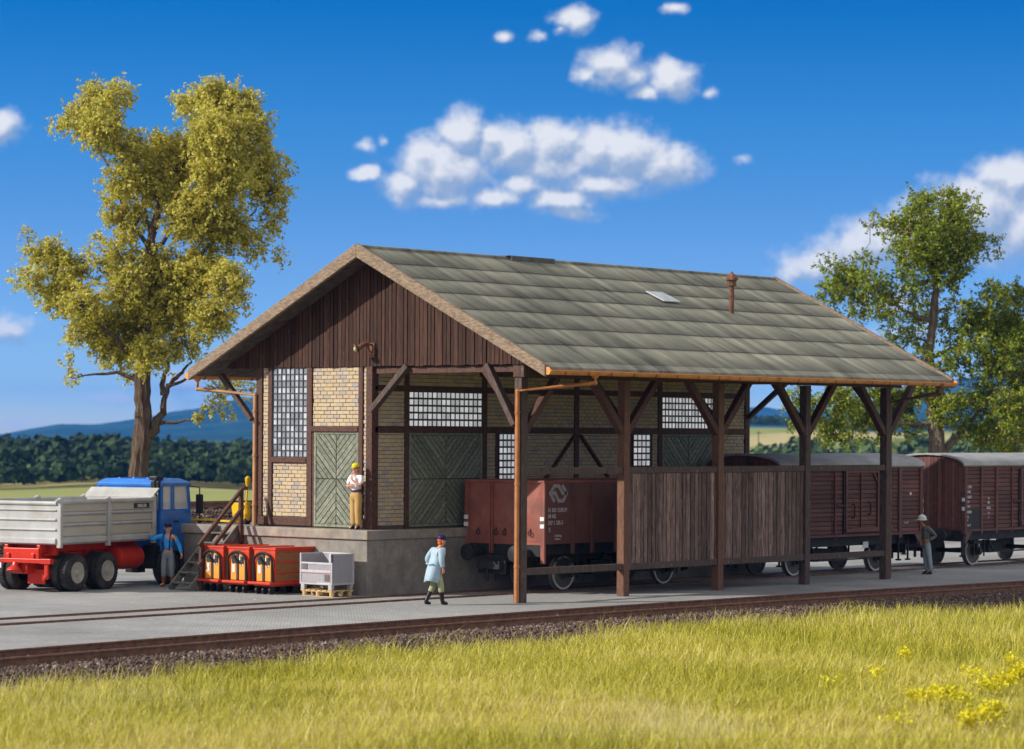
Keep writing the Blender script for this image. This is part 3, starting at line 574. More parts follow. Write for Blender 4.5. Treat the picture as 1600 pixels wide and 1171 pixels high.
# ================================================================ GROUND AND TRACKS
def grid(x0, x1, y0, y1, nx, ny, fn):
    mb = MB(); vs = [(x0 + (x1 - x0) * i / nx, y0 + (y1 - y0) * j / ny) for j in range(ny + 1) for i in range(nx + 1)]
    mb.add([(a, b, fn(a, b)) for a, b in vs], [(j * (nx + 1) + i, j * (nx + 1) + i + 1, (j + 1) * (nx + 1) + i + 1, (j + 1) * (nx + 1) + i) for j in range(ny) for i in range(nx)]); return mb
def bend(x): return -.002 * np.minimum((np.asarray(x, float) + 3) ** 2, 900)      # the front track lies in a very wide curve
def sweep(mb, prof, x0, x1, n=110, curve=True):
    xs = np.linspace(x0, x1, n); bs = bend(xs) if curve else xs * 0; k = len(prof); vs = [(x, y + b, z) for x, b in zip(xs, bs) for y, z in prof]
    return mb.add(vs, [(i * k + j, i * k + (j + 1) % k, (i + 1) * k + (j + 1) % k, (i + 1) * k + j) for i in range(n - 1) for j in range(k)] + [tuple(range(k))[::-1], tuple((n - 1) * k + j for j in range(k))])
YF = -2.28                                              # edge of the paving beside the front track
TC = 3.55; TG = .755                                    # siding centre line, half gauge
xs_p = np.linspace(-70, 95, 111); bp_ = bend(xs_p); mb = MB(); vs = []
for x, b in zip(xs_p, bp_): vs += [(x, YF + b, -.3), (x, YF + b, 0), (x, TC - TG - .11, 0), (x, TC - TG - .11, -.3)]
mb.add(vs, [(i * 4 + j, i * 4 + j + 1, i * 4 + j + 5, i * 4 + j + 4) for i in range(110) for j in range(3)]); mb.build('yard_paving', 'setts', kind='structure')
for nm, a, b in (('yard_paving', TC - TG + .11, TC + TG - .11), ('yard_paving', TC + TG + .11, 24)):
    mb = MB(); mb.box(-70, 95, a, b, -.3, 0); mb.build(nm, 'setts', kind='structure')
mb = MB(); mb.box(-70, 95, TC - TG - .11, TC - TG + .11, -.3, -.07); mb.box(-70, 95, TC + TG - .11, TC + TG + .11, -.3, -.07); mb.build('track_groove', 'ballast', kind='structure')
sd = thing('siding_track', 'brown rails sunk in the grey paving and running under the shed canopy', 'track', (0, TC, 0))
for s in (-1, 1):
    mb = MB(); mb.box(-70, 95, s * TG - .035, s * TG + .035, -.07, .045); mb.build('rail', 'rail', sd)
    mb = MB(); mb.box(-70, 95, s * (TG - .1) - .02, s * (TG - .1) + .015, -.07, .02); mb.build('check_rail', 'rail', sd)
RAILP = [(-.065, 0), (-.065, .02), (-.014, .035), (-.014, .125), (-.036, .135), (-.036, .165), (-.028, .172), (.028, .172), (.036, .165), (.036, .135), (.014, .125), (.014, .035), (.065, .02), (.065, 0)]
def rail_mesh(mb, y, z, x0, x1, curve): sweep(mb, [(y + a, z + b) for a, b in RAILP][::-1], x0, x1, 110, curve)
def sleepers(parent, n, x0, dx, z, curve=False):
    s0 = None
    for i in range(n):
        if s0 is None: mb = MB(); mb.box(-.13, .13, -1.28, 1.28, -.14, 0); s0 = mb.build('sleeper', 'sleeper', parent, bevel=.01); o = s0
        else: o = s0.copy(); COL.objects.link(o)
        o.location = (x0 + i * dx + random.uniform(-.04, .04), float(bend(x0 + i * dx)) if curve else 0, z); o.rotation_euler = (0, 0, random.uniform(-.02, .02))
FC = -3.22
ft = thing('railway_track', 'rust brown railway track on dark ballast in front of the canopy', 'track', (0, FC, 0))
for s in (-1, 1): mb = MB(); rail_mesh(mb, s * TG, -.15, -70, 95, True); mb.build('rail', 'rail', ft)
sleepers(ft, 98, -26, .72, -.15, True)
bt = thing('railway_track', 'brown railway track on the raised dark embankment behind the truck and platform', 'track', (0, 29.2, 0))
for s in (-1, 1): mb = MB(); rail_mesh(mb, s * TG, 1.62, -70, 330, False); mb.build('rail', 'rail', bt)
sleepers(bt, 70, -24, .8, 1.62)
mb = MB(); prof = [(24, -.05), (24.4, .25), (27.4, 1.5), (31, 1.5), (33.4, -.3)]
vs = [(x, y, z + (random.uniform(-.05, .05) if 0 < k < 4 else 0)) for x in np.linspace(-70, 330, 401) for k, (y, z) in enumerate(prof)]
mb.add(vs, [(i * 5 + k, i * 5 + k + 1, (i + 1) * 5 + k + 1, (i + 1) * 5 + k) for i in range(400) for k in range(4)]); mb.build('embankment', 'ballast', kind='structure')
def ground_z(y): return -.2 if y > -4.6 else max(-.42, -.2 - (-4.6 - y) * .10)
mb = grid(-70, 95, -10.4, YF, 330, 18, lambda x, y: -.17 if y > -5 else -.17 - (-5 - y) * .1); mb.v = [(x, y + float(bend(x)) * min(1, max(0, (-y) / 2.28)), z) for x, y, z in mb.v]; mb.build('ballast_bed', 'ballast', kind='structure')
# loose stones
n = 26000; oct_v = np.array([(1, 0, 0), (-1, 0, 0), (0, 1, 0), (0, -1, 0), (0, 0, 1), (0, 0, -1)], float); oct_f = np.array([(0, 2, 4), (2, 1, 4), (1, 3, 4), (3, 0, 4), (2, 0, 5), (1, 2, 5), (3, 1, 5), (0, 3, 5)])
def stones(n, fx, fy, fz, lo=.024, hi=.054):
    px, py = fx(n), fy(n); pz = fz(px, py); sz = rng.uniform(lo, hi, (n, 1, 1)) * rng.uniform(.7, 1.3, (n, 1, 3)); J = oct_v[None] + rng.uniform(-.3, .3, (n, 6, 3))
    q = rng.normal(size=(n, 3, 3)); q, _ = np.linalg.qr(q); V = np.einsum('nij,nkj->nki', q, J * sz) + np.stack([px, py, pz], 1)[:, None]
    return V.reshape(-1, 3), (oct_f[None] + 6 * np.arange(n)[:, None, None]).reshape(-1, 3)
V1, F1 = stones(85000, lambda n: rng.uniform(-32, 36, n), lambda n: np.where(rng.random(n) < .75, rng.uniform(-9.7, -4.0, n), rng.uniform(-4.0, -2.4, n)), lambda x, y: np.where(y > -5, -.17, -.17 - (-5 - y) * .1) + rng.uniform(-.01, .03, len(x)))
V1[:, 1] += bend(V1[:, 0]); link('ballast_stones', quick_mesh('ballast_stones', V1, F1, ['stone']), kind='stuff')
V1, F1 = stones(12000, lambda n: rng.uniform(-20, 40, n), lambda n: rng.uniform(24.3, 28.6, n), lambda x, y: np.clip((y - 24.4) / 3 * 1.25 + .25, 0, 1.5) + .01, .04, .09)
link('embankment_stones', quick_mesh('embankment_stones', V1, F1, ['stone']), kind='stuff')
# ================================================================ WAGONS
def wheelset(w, x):
    for s in (-1, 1):
        mb = MB(); y = s * .70
        mb.lathe([(.12, .02), (.16, .05), (.40, .03), (.42, .06), (.46, .065), (.47, -.03), (.51, -.05), (.50, -.07), (.42, -.07), (.4, -.03), (.15, -.05), (.12, -.06)], (x, y, .47), (0, s, 0), 28)
        wh = mb.build('wheel', 'wheel', w, smooth=True)
        r = MB(); r.lathe([(.41, .03), (.415, .085), (.468, .085), (.472, .05)], (x, y, .47), (0, s, 0), 32, 0, False); r.build('wheel_rim', 'rim', wh, smooth=True)
        a = MB(); a.box(x - .13, x + .13, s * .93 - .1, s * .93 + .12, .35, .62); a.cyl((x, s * .98, .48), (x, s * 1.1, .48), .1); a.box(x - .05, x + .05, s * .93 - .04, s * .93 + .04, .62, .86)
        for k, l in enumerate((.5, .38, .26)): a.box(x - l, x + l, s * .93 - .05, s * .93 + .05, .80 - k * .04, .835 - k * .04)
        a.box(x - .34, x - .30, s * .93 - .1, s * .93 - .06, .3, .95); a.box(x + .30, x + .34, s * .93 - .1, s * .93 - .06, .3, .95)
        a.build('axle_box', 'iron', w)
    mb = MB(); mb.cyl((x, -.7, .47), (x, .7, .47), .075); mb.build('axle', 'iron', w)
def running_gear(w, L, ax, zb):
    mb = MB()
    for s in (-1, 1): mb.box(.05, L - .05, s * 1.05 - .05, s * 1.05 + .05, zb - .33, zb); mb.box(ax[0] + .8, ax[1] - .8, s * 1.12 - .03, s * 1.12 + .03, .42, .47); mb.beam((ax[0] + .8, s * 1.12, .45), (ax[0] + .45, s * 1.1, .9), .05, .05); mb.beam((ax[1] - .8, s * 1.12, .45), (ax[1] - .45, s * 1.1, .9), .05, .05)
    for x in (0.02, L - .1): mb.box(x, x + .09, -1.33, 1.33, zb - .36, zb - .01)
    for i in range(1, 6): mb.box(L * i / 6 - .06, L * i / 6 + .06, -1.0, 1.0, zb - .25, zb - .02)
    mb.box(L / 2 - .5, L / 2 + .4, -.3, .3, .35, .75)
    mb.build('underframe', 'iron', w)
    for x in ax: wheelset(w, x)
    for x, s in ((0, -1), (L, 1)):
        for y in (-.87, .87):
            mb = MB(); mb.lathe([(.12, 0), (.12, .34), (.085, .36), (.085, .5), (.2, .56), (.235, .59), (.22, .64), (.10, .665)], (x, y, 1.06), (s, 0, 0), 20); mb.build('buffer', 'iron', w, smooth=True)
        mb = MB(); mb.box(min(x, x + s * .42), max(x, x + s * .42), -.3, .3, .82, 1.0); mb.box(min(x + s * .42, x + s * .72), max(x + s * .42, x + s * .72), -.42, .42, .62, .84)
        mb.box(min(x + s * .5, x + s * .56), max(x + s * .5, x + s * .56), -.5, .5, .5, .86); mb.box(min(x + s * .3, x + s * .36), max(x + s * .3, x + s * .36), -.06, .06, .28, .8); mb.box(min(x + s * .6, x + s * .66), max(x + s * .6, x + s * .66), .05, .14, .3, .8)
        mb.build('coupling', 'iron', w, bevel=.015)
def corner_brackets(mb, x, y, s): pass
L1 = 7.75
ow = thing('open_wagon', 'rust red open goods wagon with white double arrow emblem, empty, under the canopy', 'railway wagon', (3.44, TC, .045))
zb, zt, hw = 1.34, 3.0, 1.4
running_gear(ow, L1, (1.6, 6.15), zb)
mb = MB(); mb.box(.03, L1 - .03, -hw + .02, hw - .02, zb - .02, zb + .06); mb.build('floor', 'panel_dark', ow)
def pyramid(mb, P, a0, a1, b0, b1, out, mi=0):
    ac, bc = (a0 + a1) / 2, b0 + (b1 - b0) * .5
    vs = [P(a0, b0, 0), P(a1, b0, 0), P(a1, b1, 0), P(a0, b1, 0), P(ac - .04, bc, out), P(ac + .04, bc, out)]
    mb.add(vs, [(0, 1, 5, 4), (1, 2, 5), (2, 3, 4, 5), (3, 0, 4)], mi)
for nm, s, x in (('end_panel', -1, 0), ('end_panel', 1, L1)):
    mb = MB(); mb.box(min(x, x - s * .05), max(x, x - s * .05), -hw, hw, zb - .05, zt)
    P = lambda a, b, o: (x + s * (.004 + o), a, b)
    ys = [-hw + .05, -.46, .46, hw - .05]
    for k in range(3): pyramid(mb, P, ys[k] + .05, ys[k + 1] - .05, zb + .12, zt - .12, .05)
    for y in (-.46, .46): mb.box(min(x, x + s * .09), max(x, x + s * .09), y - .05, y - .02, zb - .30, zt - .02); mb.box(min(x, x + s * .09), max(x, x + s * .09), y + .02, y + .05, zb - .30, zt - .02)
    for y in (-hw, hw):
        mb.box(min(x - s * .02, x + s * .05), max(x - s * .02, x + s * .05), y - .07, y + .07, zb - .55, zt)
        for k in range(24): mb.ball((x + s * .055, y + (.035 if y < 0 else -.035), zb - .05 + k * .068), .013, 6, 4)
    for k in range(40): mb.ball((x + s * .015, -hw + .12 + k * .065, zb + .06), .011, 5, 4)
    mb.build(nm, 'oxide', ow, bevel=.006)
    if s < 0:
        for y in (-.95, -.02, .3, .95):
            h = MB(); h.tube([(x - .04 + .05 * math.sin(t) * 0 - .02, y + .06 * math.sin(t), zb + .27 + .07 * math.cos(t)) for t in np.linspace(.4, 5.6, 10)], .014, 6); h.cyl((x - .01, y, zb + .4), (x - .05, y, zb + .33), .02); h.build('lashing_ring', 'iron', ow, smooth=True)
        for y in (-hw + .0, hw - .0):
            for z in (zb + .42, zb + .62):
                h = MB(); h.box(x - .075, x - .05, y - .07, y + .07, z, z + .11); h.build('lamp_bracket_plate', 'white', ow)
for s in (-1, 1):
    mb = MB(); mb.box(.05, L1 - .05, s * hw - .03, s * hw + .02, zb, zt)
    xs_ = [.10, 1.2, 2.05, 3.1, 4.65, 5.7, 6.55, L1 - .1]
    for k in range(7):
        if k not in (0, 3): pyramid(mb, lambda a, b, o: (a, s * (hw + .022 + o), b), xs_[k] + .06, xs_[k + 1] - .06, zb + .12, zt - .12, .04)
    for x in xs_[1:-1]: mb.box(x - .05, x + .05, s * hw, s * (hw + .075), zb - .3, zt - .02)
    mb.box(0, L1, s * hw - .02, s * (hw + .035), zb - .02, zb + .07)
    for k in range(60): mb.ball((.3 + k * .12, s * (hw + .04), zb + .02), .011, 5, 4)
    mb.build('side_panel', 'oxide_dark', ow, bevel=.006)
mb = MB()
for s in (-1, 1): mb.box(-.05, L1 + .05, s * hw - .05, s * hw + .06, zt, zt + .07)
mb.box(-.06, .05, -hw + .05, hw - .05, zt, zt + .068); mb.box(L1 - .05, L1 + .06, -hw + .05, hw - .05, zt, zt + .068); mb.build('top_rail', 'oxide', ow, bevel=.015)
mb = MB(); mb.box(.06, L1 - .06, hw - .04, hw - .032, zb + .06, zt); mb.box(L1 - .06, L1 - .052, -hw + .05, hw - .05, zb + .06, zt); mb.build('inner_lining', pmat('slate grey wagon inside', (.10, .125, .14), (.06, .075, .085), scale=2), ow)
# emblem: two interlocked arrows
mb = MB(); zf = -hw - .037
def stroke(pts, w):
    for i in range(len(pts) - 1):
        p, q = Vector((pts[i][0], zf - .002 * 0, pts[i][1])), Vector((pts[i + 1][0], zf, pts[i + 1][1])); d = (q - p).normalized() * w * .42
        mb.beam(p - d * (i > 0), q + d * (i < len(pts) - 2), .008, w, (0, 0, 1)) if abs(d.z) < abs(d.x) * 50 else None
ex, ez, es = .20, 2.47, .49
def e_(a, b): return (ex + a * es, ez + b * es)
def thick(pts, w):
    """mitred flat stroke as one polygon"""
    P = [Vector((p[0], p[1])) for p in pts]; Lf, Rt = [], []
    for i, p in enumerate(P):
        a = (P[i] - P[i - 1]).normalized() if i else (P[1] - P[0]).normalized(); b = (P[i + 1] - P[i]).normalized() if i < len(P) - 1 else a
        n1, n2 = Vector((-a.y, a.x)), Vector((-b.y, b.x)); m = (n1 + n2).normalized(); k = w / 2 / max(.35, m.dot(n1)); Lf.append(p + m * k); Rt.append(p - m * k)
    for i in range(len(P) - 1):
        q = [Lf[i], Lf[i + 1], Rt[i + 1], Rt[i]]; mb.prism([(c.x, zf, c.y) for c in q], (0, .004, 0))
mb = MB()
thick([e_(.44, .03), e_(.07, .5), e_(.42, .92), e_(.82, .92), e_(1.14, .5), e_(1.5, .5)], .10)
thick([e_(1.10, .97), e_(1.5, .5), e_(1.22, .08), e_(.80, .08), e_(.50, .52), e_(.18, .5)], .10)
mb.build('emblem', 'emblem_grey', ow)
for k, (t, z) in enumerate((('01 RIV EUROP', 2.20), ('84 NS', 2.03), ('507 1 335-5', 1.85), (' E', 1.66))):
    text('lettering', t, .17, 'white_faint', ow, (.14, zf - .001, z), (R(90), 0, 0), sx=.78)
for z, t in ((1.52, '18.200 kg'), (1.43, '12.00 m')): text('lettering', t, .085, 'white_faint', ow, (.42, zf - .001, z), (R(90), 0, 0), sx=.9)

def boxcar(x0, label, variant):
    L = 7.8; w = thing('covered_wagon', label, 'railway wagon', (x0, TC, .045), group='brown covered goods wagons on the siding')
    zb, zt, hw = 1.2, 3.36, 1.42
    running_gear(w, L, (1.6, 6.15), zb)
    for s in (-1, 1):
        mb = MB(); mb.box(.02, L - .02, s * hw - .07 if s > 0 else s * hw + .025, s * hw - .025 if s > 0 else s * hw + .07, zb, zt, 1)
        n = 15; h = (zt - zb - .06) / n; segs = [(0.05, 2.7), (2.72, 6.12), (6.14, L - .05)] if variant == 0 else [(.05, 1.02), (1.04, 1.98), (2.0, 2.88), (2.9, 6.2), (6.22, L - .05)]
        for a, b in segs:
            for k in range(n):
                d = random.uniform(-.004, .004); z = zb + .05 + k * h; e = .022
                mb.prism([(a, s * (hw - .02), z), (a, s * (hw + d), z + e), (a, s * (hw + d), z + h - e - .016), (a, s * (hw - .02), z + h - .016)], (b - a, 0, 0))
        mb.build('side_boarding', ['oxide_board', 'panel_dark'], w)
        # door: raised frame, uprights, corner braces, bottom rail, latch and handles
        d0, d1 = (2.85, 6.1) if variant == 0 else (3.0, 6.2); f = MB(); n2 = 16
        f.box(d0 + .85, d1, s * hw if s > 0 else s * (hw + .05), s * (hw + .05) if s > 0 else s * hw, zb + .18, zb + .25)
        def bar(a, b, c, e, th=.06): f.box(a, b, min(s * hw, s * (hw + th)), max(s * hw, s * (hw + th)), c, e)
        xm = d0 + 1.45
        bar(d0 - .02, d0 + .03, zb - .1, zt - .05, .05); bar(xm - .9, xm - .84, zb + .1, zt - .1, .08); bar(xm - .02, xm + .02, zb + .25, zt - .1, .05); bar(xm + .9, xm + .96, zb + .25, zt - .1, .07); bar(xm - .9, xm + 1.0, zb + .12, zb + .22, .09); bar(xm - .9, xm + 1.0, zt - .18, zt - .1, .06)
        f.beam((xm + .9, s * (hw + .03), zt - .45), (xm + .66, s * (hw + .03), zt - .16), .05, .05, (0, 1, 0))
        f.build('door_frame', 'oxide_dark', w)
        f = MB(); bar(xm - .99, xm - .90, zb + .05, zt - .12, .05); bar(xm - 1.38, xm - .86, zb + .92, zb + .98, .07); bar(xm - 1.42, xm - 1.34, zb + .88, zb + 1.02, .06); f.build('door_latch', 'iron', w)
        for hx, hz0, hz1 in ((xm - .45, .55, 1.0), (xm + .45, .65, 1.05)):
            q = MB(); q.tube([(hx, s * hw, zb + hz0), (hx, s * (hw + .09), zb + hz0 + .04), (hx, s * (hw + .09), zb + hz1 - .04), (hx, s * hw, zb + hz1)], .028, 8); q.build('door_handle', 'iron', w)
        f = MB()
        ups = [(.0, .1), (1.16, 1.2), (6.45, 6.62), (L - .1, L)] if variant == 0 else [(.0, .1), (.99, 1.09), (1.94, 2.05), (6.62, 6.74), (L - .1, L)]
        for a, b in ups: bar(a, b, zb - .12, zt, .055)
        bar(0, L, zb - .02, zb + .05, .05); bar(0, L, zt - .04, zt + .02, .05)
        for a, b in ((.1, 1), (L - .1, -1)):
            f.prism([(a, s * (hw + .01), zb), (a + b * .35, s * (hw + .01), zb), (a - b * .08, s * (hw + .01), zb - .45), (a - b * .1, s * (hw + .01), zb - .3)], (0, s * .04, 0))
        f.build('side_frame', 'oxide_dark', w)
    for x, s in ((0, -1), (L, 1)):
        mb = MB(); n = 11
        arc = [(hw * math.cos(t) if 0 < i < 14 else hw * math.cos(t), zt + .36 * math.sin(t)) for i, t in enumerate(np.linspace(0, math.pi, 15))]
        mb.prism([(x, y, z) for y, z in [(hw, zb)] + arc + [(-hw, zb)]], (-s * .05, 0, 0))
        yy = -hw + .08
        while yy < hw - .08:
            t = zt + .36 * math.sqrt(max(0, 1 - (max(abs(yy), abs(yy + .13)) / hw) ** 2)) - .06; mb.box(min(x, x + s * .02), max(x, x + s * .02), yy, yy + .125, zb + .05, t); yy += .138
        for y in (-.5, .5): mb.box(min(x, x + s * .09), max(x, x + s * .09), y - .05, y + .05, zb - .1, zt + .25)
        for y in (-hw, hw): mb.box(min(x - s * .03, x + s * .05), max(x - s * .03, x + s * .05), y - .06, y + .06, zb - .1, zt)
        mb.build('end_wall', 'oxide_board', w)
        for z in (zb + .68, zb + .98): h = MB(); h.box(min(x + s * .06, x + s * .08), max(x + s * .06, x + s * .08), -hw - .05, -hw + .08, z, z + .12); h.build('lamp_bracket_plate', 'white', w)
        h = MB(); h.tube([(x + s * .04, -hw - .02, zb + .25), (x + s * .22, -hw - .02, zb + .3), (x + s * .22, -hw - .02, zb + 1.28), (x + s * .04, -hw - .02, zb + 1.3)], .02, 6); h.build('grab_rail', 'iron', w)
    mb = MB(); o = .12; nn = 17; A = [(( hw + .09) * math.cos(t), zt + .02 + .40 * math.sin(t)) for t in np.linspace(0, math.pi, nn)]; B = [((hw + .05) * math.cos(t), zt - .02 + .38 * math.sin(t)) for t in np.linspace(0, math.pi, nn)]
    ring = A + B[::-1]; mb.prism([(-o, y, z) for y, z in ring], (L + 2 * o, 0, 0))
    mb.f = [f for f in mb.f if len(f) == 4]; mb.m = [0] * len(mb.f)
    k = len(ring)
    for e in (0, k): mb.add([], [])
    for i in range(nn - 1):
        for e, fl in ((0, 0), (k, 1)):
            q = (e + i, e + i + 1, e + k - 2 - i, e + k - 1 - i); mb.f.append(q if fl else q[::-1]); mb.m.append(0)
    mb.build('roof', 'wroof', w, smooth=True)
    for s in (-1, 1):
        for hx in (6.9, 7.45, .3):
            q = MB(); q.cyl((hx, s * 1.15, zb - .1), (hx, s * 1.15, .38), .035); q.lathe([(.035, 0), (.11, .02), (.08, .06)], (hx, s * 1.15, .38), (0, 0, -1), 10); q.build('step_iron', 'iron', w)
    q = MB(); q.box(L * .62, L * .62 + .3, -1.17, -1.15, .78, .98); q.build('data_plate', 'white', w)
    zf = -hw - .012
    if variant == 0:
        text('lettering', '4-6-81', .10, 'white_faint', w, (L - 1.0, zf, zb + .32), (R(90), 0, 0)); q = MB(); q.cyl((L - .62, zf, zb + 1.28), (L - .62, zf + .02, zb + 1.28), .05); q.build('data_spot', 'white', w)
    else:
        q = MB(); q.box(.12, .98, zf - .004, zf + .01, zb + .05, zb + .72); q.build('data_board', 'panel_dark', w)
        for t, z, sz in (('1250', 1.42, .13), ('940', 1.25, .13), ('4287', 1.08, .13), ('Z4', .93, .11), ('472', .77, .11), ('8308', .58, .13), ('2.1', .43, .10), ('4', .32, .09), ('10 7', .14, .12)):
            text('lettering', t, sz, 'white_faint', w, (.16, zf - .008, zb + z), (R(90), 0, 0), bold=.003)
        for t, z, sz in (('14', 1.03, .10), ('88', .88, .13), ('3062', .70, .13), ('70', .54, .10), ('4', .40, .09)):
            text('lettering', t, sz, 'white_faint', w, (1.5, zf - .008, zb + z), (R(90), 0, 0), align='CENTER', bold=.003)
    return w
boxcar(14.55, 'maroon boarded goods van half under the canopy, nearer the open wagon', 0)
boxcar(25.0, 'maroon boarded goods van with white number columns, beyond the canopy and the helmeted man', 1)

# ================================================================ TRUCK
tr = thing('dump_truck', 'blue cab tipper truck with light grey dump body and red chassis', 'truck', (-5.17, 12.97, 0), .227)
bx0, bx1, hb = -.88, 3.52, 1.22
mb = MB(); mb.box(bx0 + .05, bx1, -hb + .06, hb - .06, 1.30, 1.40); BED = mb.build('tipper_body', 'bedgrey', tr, bevel=.02)
for s in (-1, 1):
    f = MB(); y0, y1 = (s * hb, s * (hb - .07)); ya, yb_ = min(y0, y1), max(y0, y1)
    f.box(bx0 + .08, bx1, ya + .02 if s < 0 else ya, yb_ if s < 0 else yb_ - .02, 1.34, 2.44)
    xm = 1.35
    for a, b in ((bx0 + .10, xm - .08), (xm + .08, bx1 - .02)):
        yo = s * hb
        def rib(z0, z1, o): f.prism([(a, yo - s * .03, z0), (a, yo + s * o, z0 + .05), (a, yo + s * o, z1 - .05), (a, yo - s * .03, z1)], (b - a, 0, 0))
        rib(1.31, 1.52, .05); rib(1.78, 1.90, .035); rib(2.08, 2.2, .035)
        f.tube([(a, yo, 2.46), (b, yo, 2.46)], .065, 10)
        for xx in (a + .03, b - .06): f.box(xx, xx + .05, min(yo, yo + s * .02), max(yo, yo + s * .02), 1.5, 2.42)
    f.build('dropside', 'bedgrey', BED, bevel=.008)
    t = MB()
    for a, b in ((bx0 + .18, xm - .14), (xm + .14, bx1 - .1)):
        for z0, z1 in ((1.54, 1.77), (1.91, 2.07), (2.21, 2.40)): t.box(a, b, min(s * (hb - .015), s * (hb + .006)), max(s * (hb - .015), s * (hb + .006)), z0, z1)
    t.build('side_infill', 'bedtan', BED)
    for xx in (bx0 + .05, xm, bx1):
        p = MB(); p.box(xx - .055, xx + .055, s * hb - .07, s * hb + .07, 1.22, 2.50); p.ball((xx, s * hb, 2.52), (.09, .08, .07)); p.ball((xx - .1, s * hb, 2.5), (.08, .06, .05)); p.build('body_post', 'bedgrey', BED, bevel=.015)
f = MB(); f.box(bx0, bx0 + .05, -hb + .06, hb - .06, 1.34, 2.42)
for z0, z1 in ((1.30, 1.50), (1.66, 1.76), (1.93, 2.03), (2.2, 2.28)): f.prism([(bx0 + .01, -hb + .08, z0), (bx0 - .05, -hb + .08, z0 + .04), (bx0 - .05, -hb + .08, z1 - .04), (bx0 + .01, -hb + .08, z1)], (0, 2 * hb - .16, 0))
f.tube([(bx0, -hb + .06, 2.43), (bx0, hb - .06, 2.43)], .06, 10); f.build('tailgate', 'bedgrey', BED, bevel=.008)
f = MB(); f.box(bx1 - .05, bx1, -hb + .05, hb - .05, 1.4, 2.55); f.prism([(bx1 - .06, -hb + .02, 2.53), (bx1 + .02, -hb + .02, 2.52), (bx1 + .34, -hb + .02, 2.76), (bx1 + .30, -hb + .02, 2.79)], (0, 2 * hb - .04, 0)); f.build('headboard', 'bedgrey', BED, bevel=.012)
f = MB(); f.box(2.55, 3.28, -hb - .03, -hb - .012, 2.235, 2.375); BADGE = f.build('maker_badge', 'panel_dark', BED)
text('lettering', 'MEILLER', .125, 'white_faint', BADGE, (2.915, -hb - .032, 2.26), (R(90), 0, 0), align='CENTER', sx=.95, bold=.004)
# chassis
f = MB()
for s in (-1, 1): f.box(-1.0, 5.5, s * .42 - .05, s * .42 + .05, .78, 1.06); f.box(-.9, 3.5, s * .55 - .06, s * .55 + .06, 1.08, 1.29)
for x in (-.95, .2, 1.2, 2.4, 3.3): f.box(x, x + .15, -.6, .6, .84, 1.2)
f.box(-.55, -.4, -.85, .85, 1.0, 1.3); f.box(.7, 1.1, -.75, .75, .62, .84); f.box(-1.0, -.5, -.25, .25, .5, .85); f.tube([(-.5, 0, .55), (2.5, 0, .6)], .06)
f.box(-.72, -.66, -.62, -.05, .22, .62)
CH = f.build('chassis', 'truckred', tr, bevel=.015)
f = MB(); f.box(-1.12, -1.0, -1.02, 1.15, .80, .92); f.box(-1.15, -.98, -1.15, -.8, .79, .93); f.box(-1.15, -.98, .85, 1.2, .79, .94); f.box(-1.1, -1.02, -1.02, -.9, .42, .80); f.ball((-1.06, -.96, .44), .08)
f.lathe([(.09, 0), (.10, .1), (.2, .2), (.24, .26), (.20, .28)], (-1.1, .05, .82), (-.25, 0, -1), 14); f.cyl((-1.06, .82, .63), (-1.16, .82, .63), .06); f.build('rear_crossbar', 'truckred', tr, bevel=.012)
f = MB(); f.box(-1.175, -1.16, .50, 1.04, .66, .80); PL = f.build('number_plate', 'plate', tr); text('lettering', 'N-CL 324', .115, 'black', PL, (-1.178, .77, .69), (R(90), 0, R(-90)), align='CENTER', sx=.95, bold=.004)
f = MB(); f.tube([(2.15, -.78, .84), (2.2, -.78, .84), (3.25, -.78, .84), (3.3, -.78, .84)], [.25, .33, .33, .25], 18); f.build('air_tank', 'truckred', tr, smooth=True)
f = MB(); f.tube([(2.3, .78, .84), (3.3, .78, .84)], .32, 18); f.build('fuel_tank', 'truckred', tr, smooth=True)
def tyre(x, y, s, dual):
    for k in ((0, .30) if dual else (0,)):
        yy = y - s * k; m = MB(); m.lathe([(.27, .13), (.44, .13), (.50, .10), (.52, .05), (.52, -.05), (.50, -.10), (.44, -.13), (.27, -.13)], (x, yy, .52), (0, s, 0), 30, 0, False)
        for j in range(36):
            an = 2 * math.pi * j / 36; c = Vector((x + .518 * math.cos(an), yy, .52 + .518 * math.sin(an))); m.beam(c + Vector((0, -.1, 0)), c + Vector((0, .1, 0)), .05, .012, (math.cos(an), 0, math.sin(an)))
        tt = m.build('wheel', 'tyre', tr, smooth=True)
        if k == 0:
            h = MB(); h.lathe([(.285, .10), (.295, .14), (.27, .138), (.255, .112), (.16, .10), (.145, .04), (.09, .04), (.08, .12), (.04, .13)] if dual else [(.28, .1), (.29, .135), (.26, .12), (.2, .14), (.12, .17), (.06, .18)], (x, yy, .52), (0, s, 0), 24)
            for j in range(8): an = 2 * math.pi * j / 8; h.ball((x + .155 * math.cos(an), yy + s * .05, .52 + .155 * math.sin(an)), .022, 6, 4)
            h.build('hub', 'hub', tt, smooth=True)
for x, d in ((0, 1), (1.38, 1), (4.35, 0)):
    for s in (-1, 1): tyre(x, s * 1.07, s, d)
    m = MB(); m.cyl((x, -.9, .52), (x, .9, .52), .09); m.box(x - .18, x + .18, -.22, .22, .32, .72); m.build('axle', 'truckred' if d else 'black', tr)
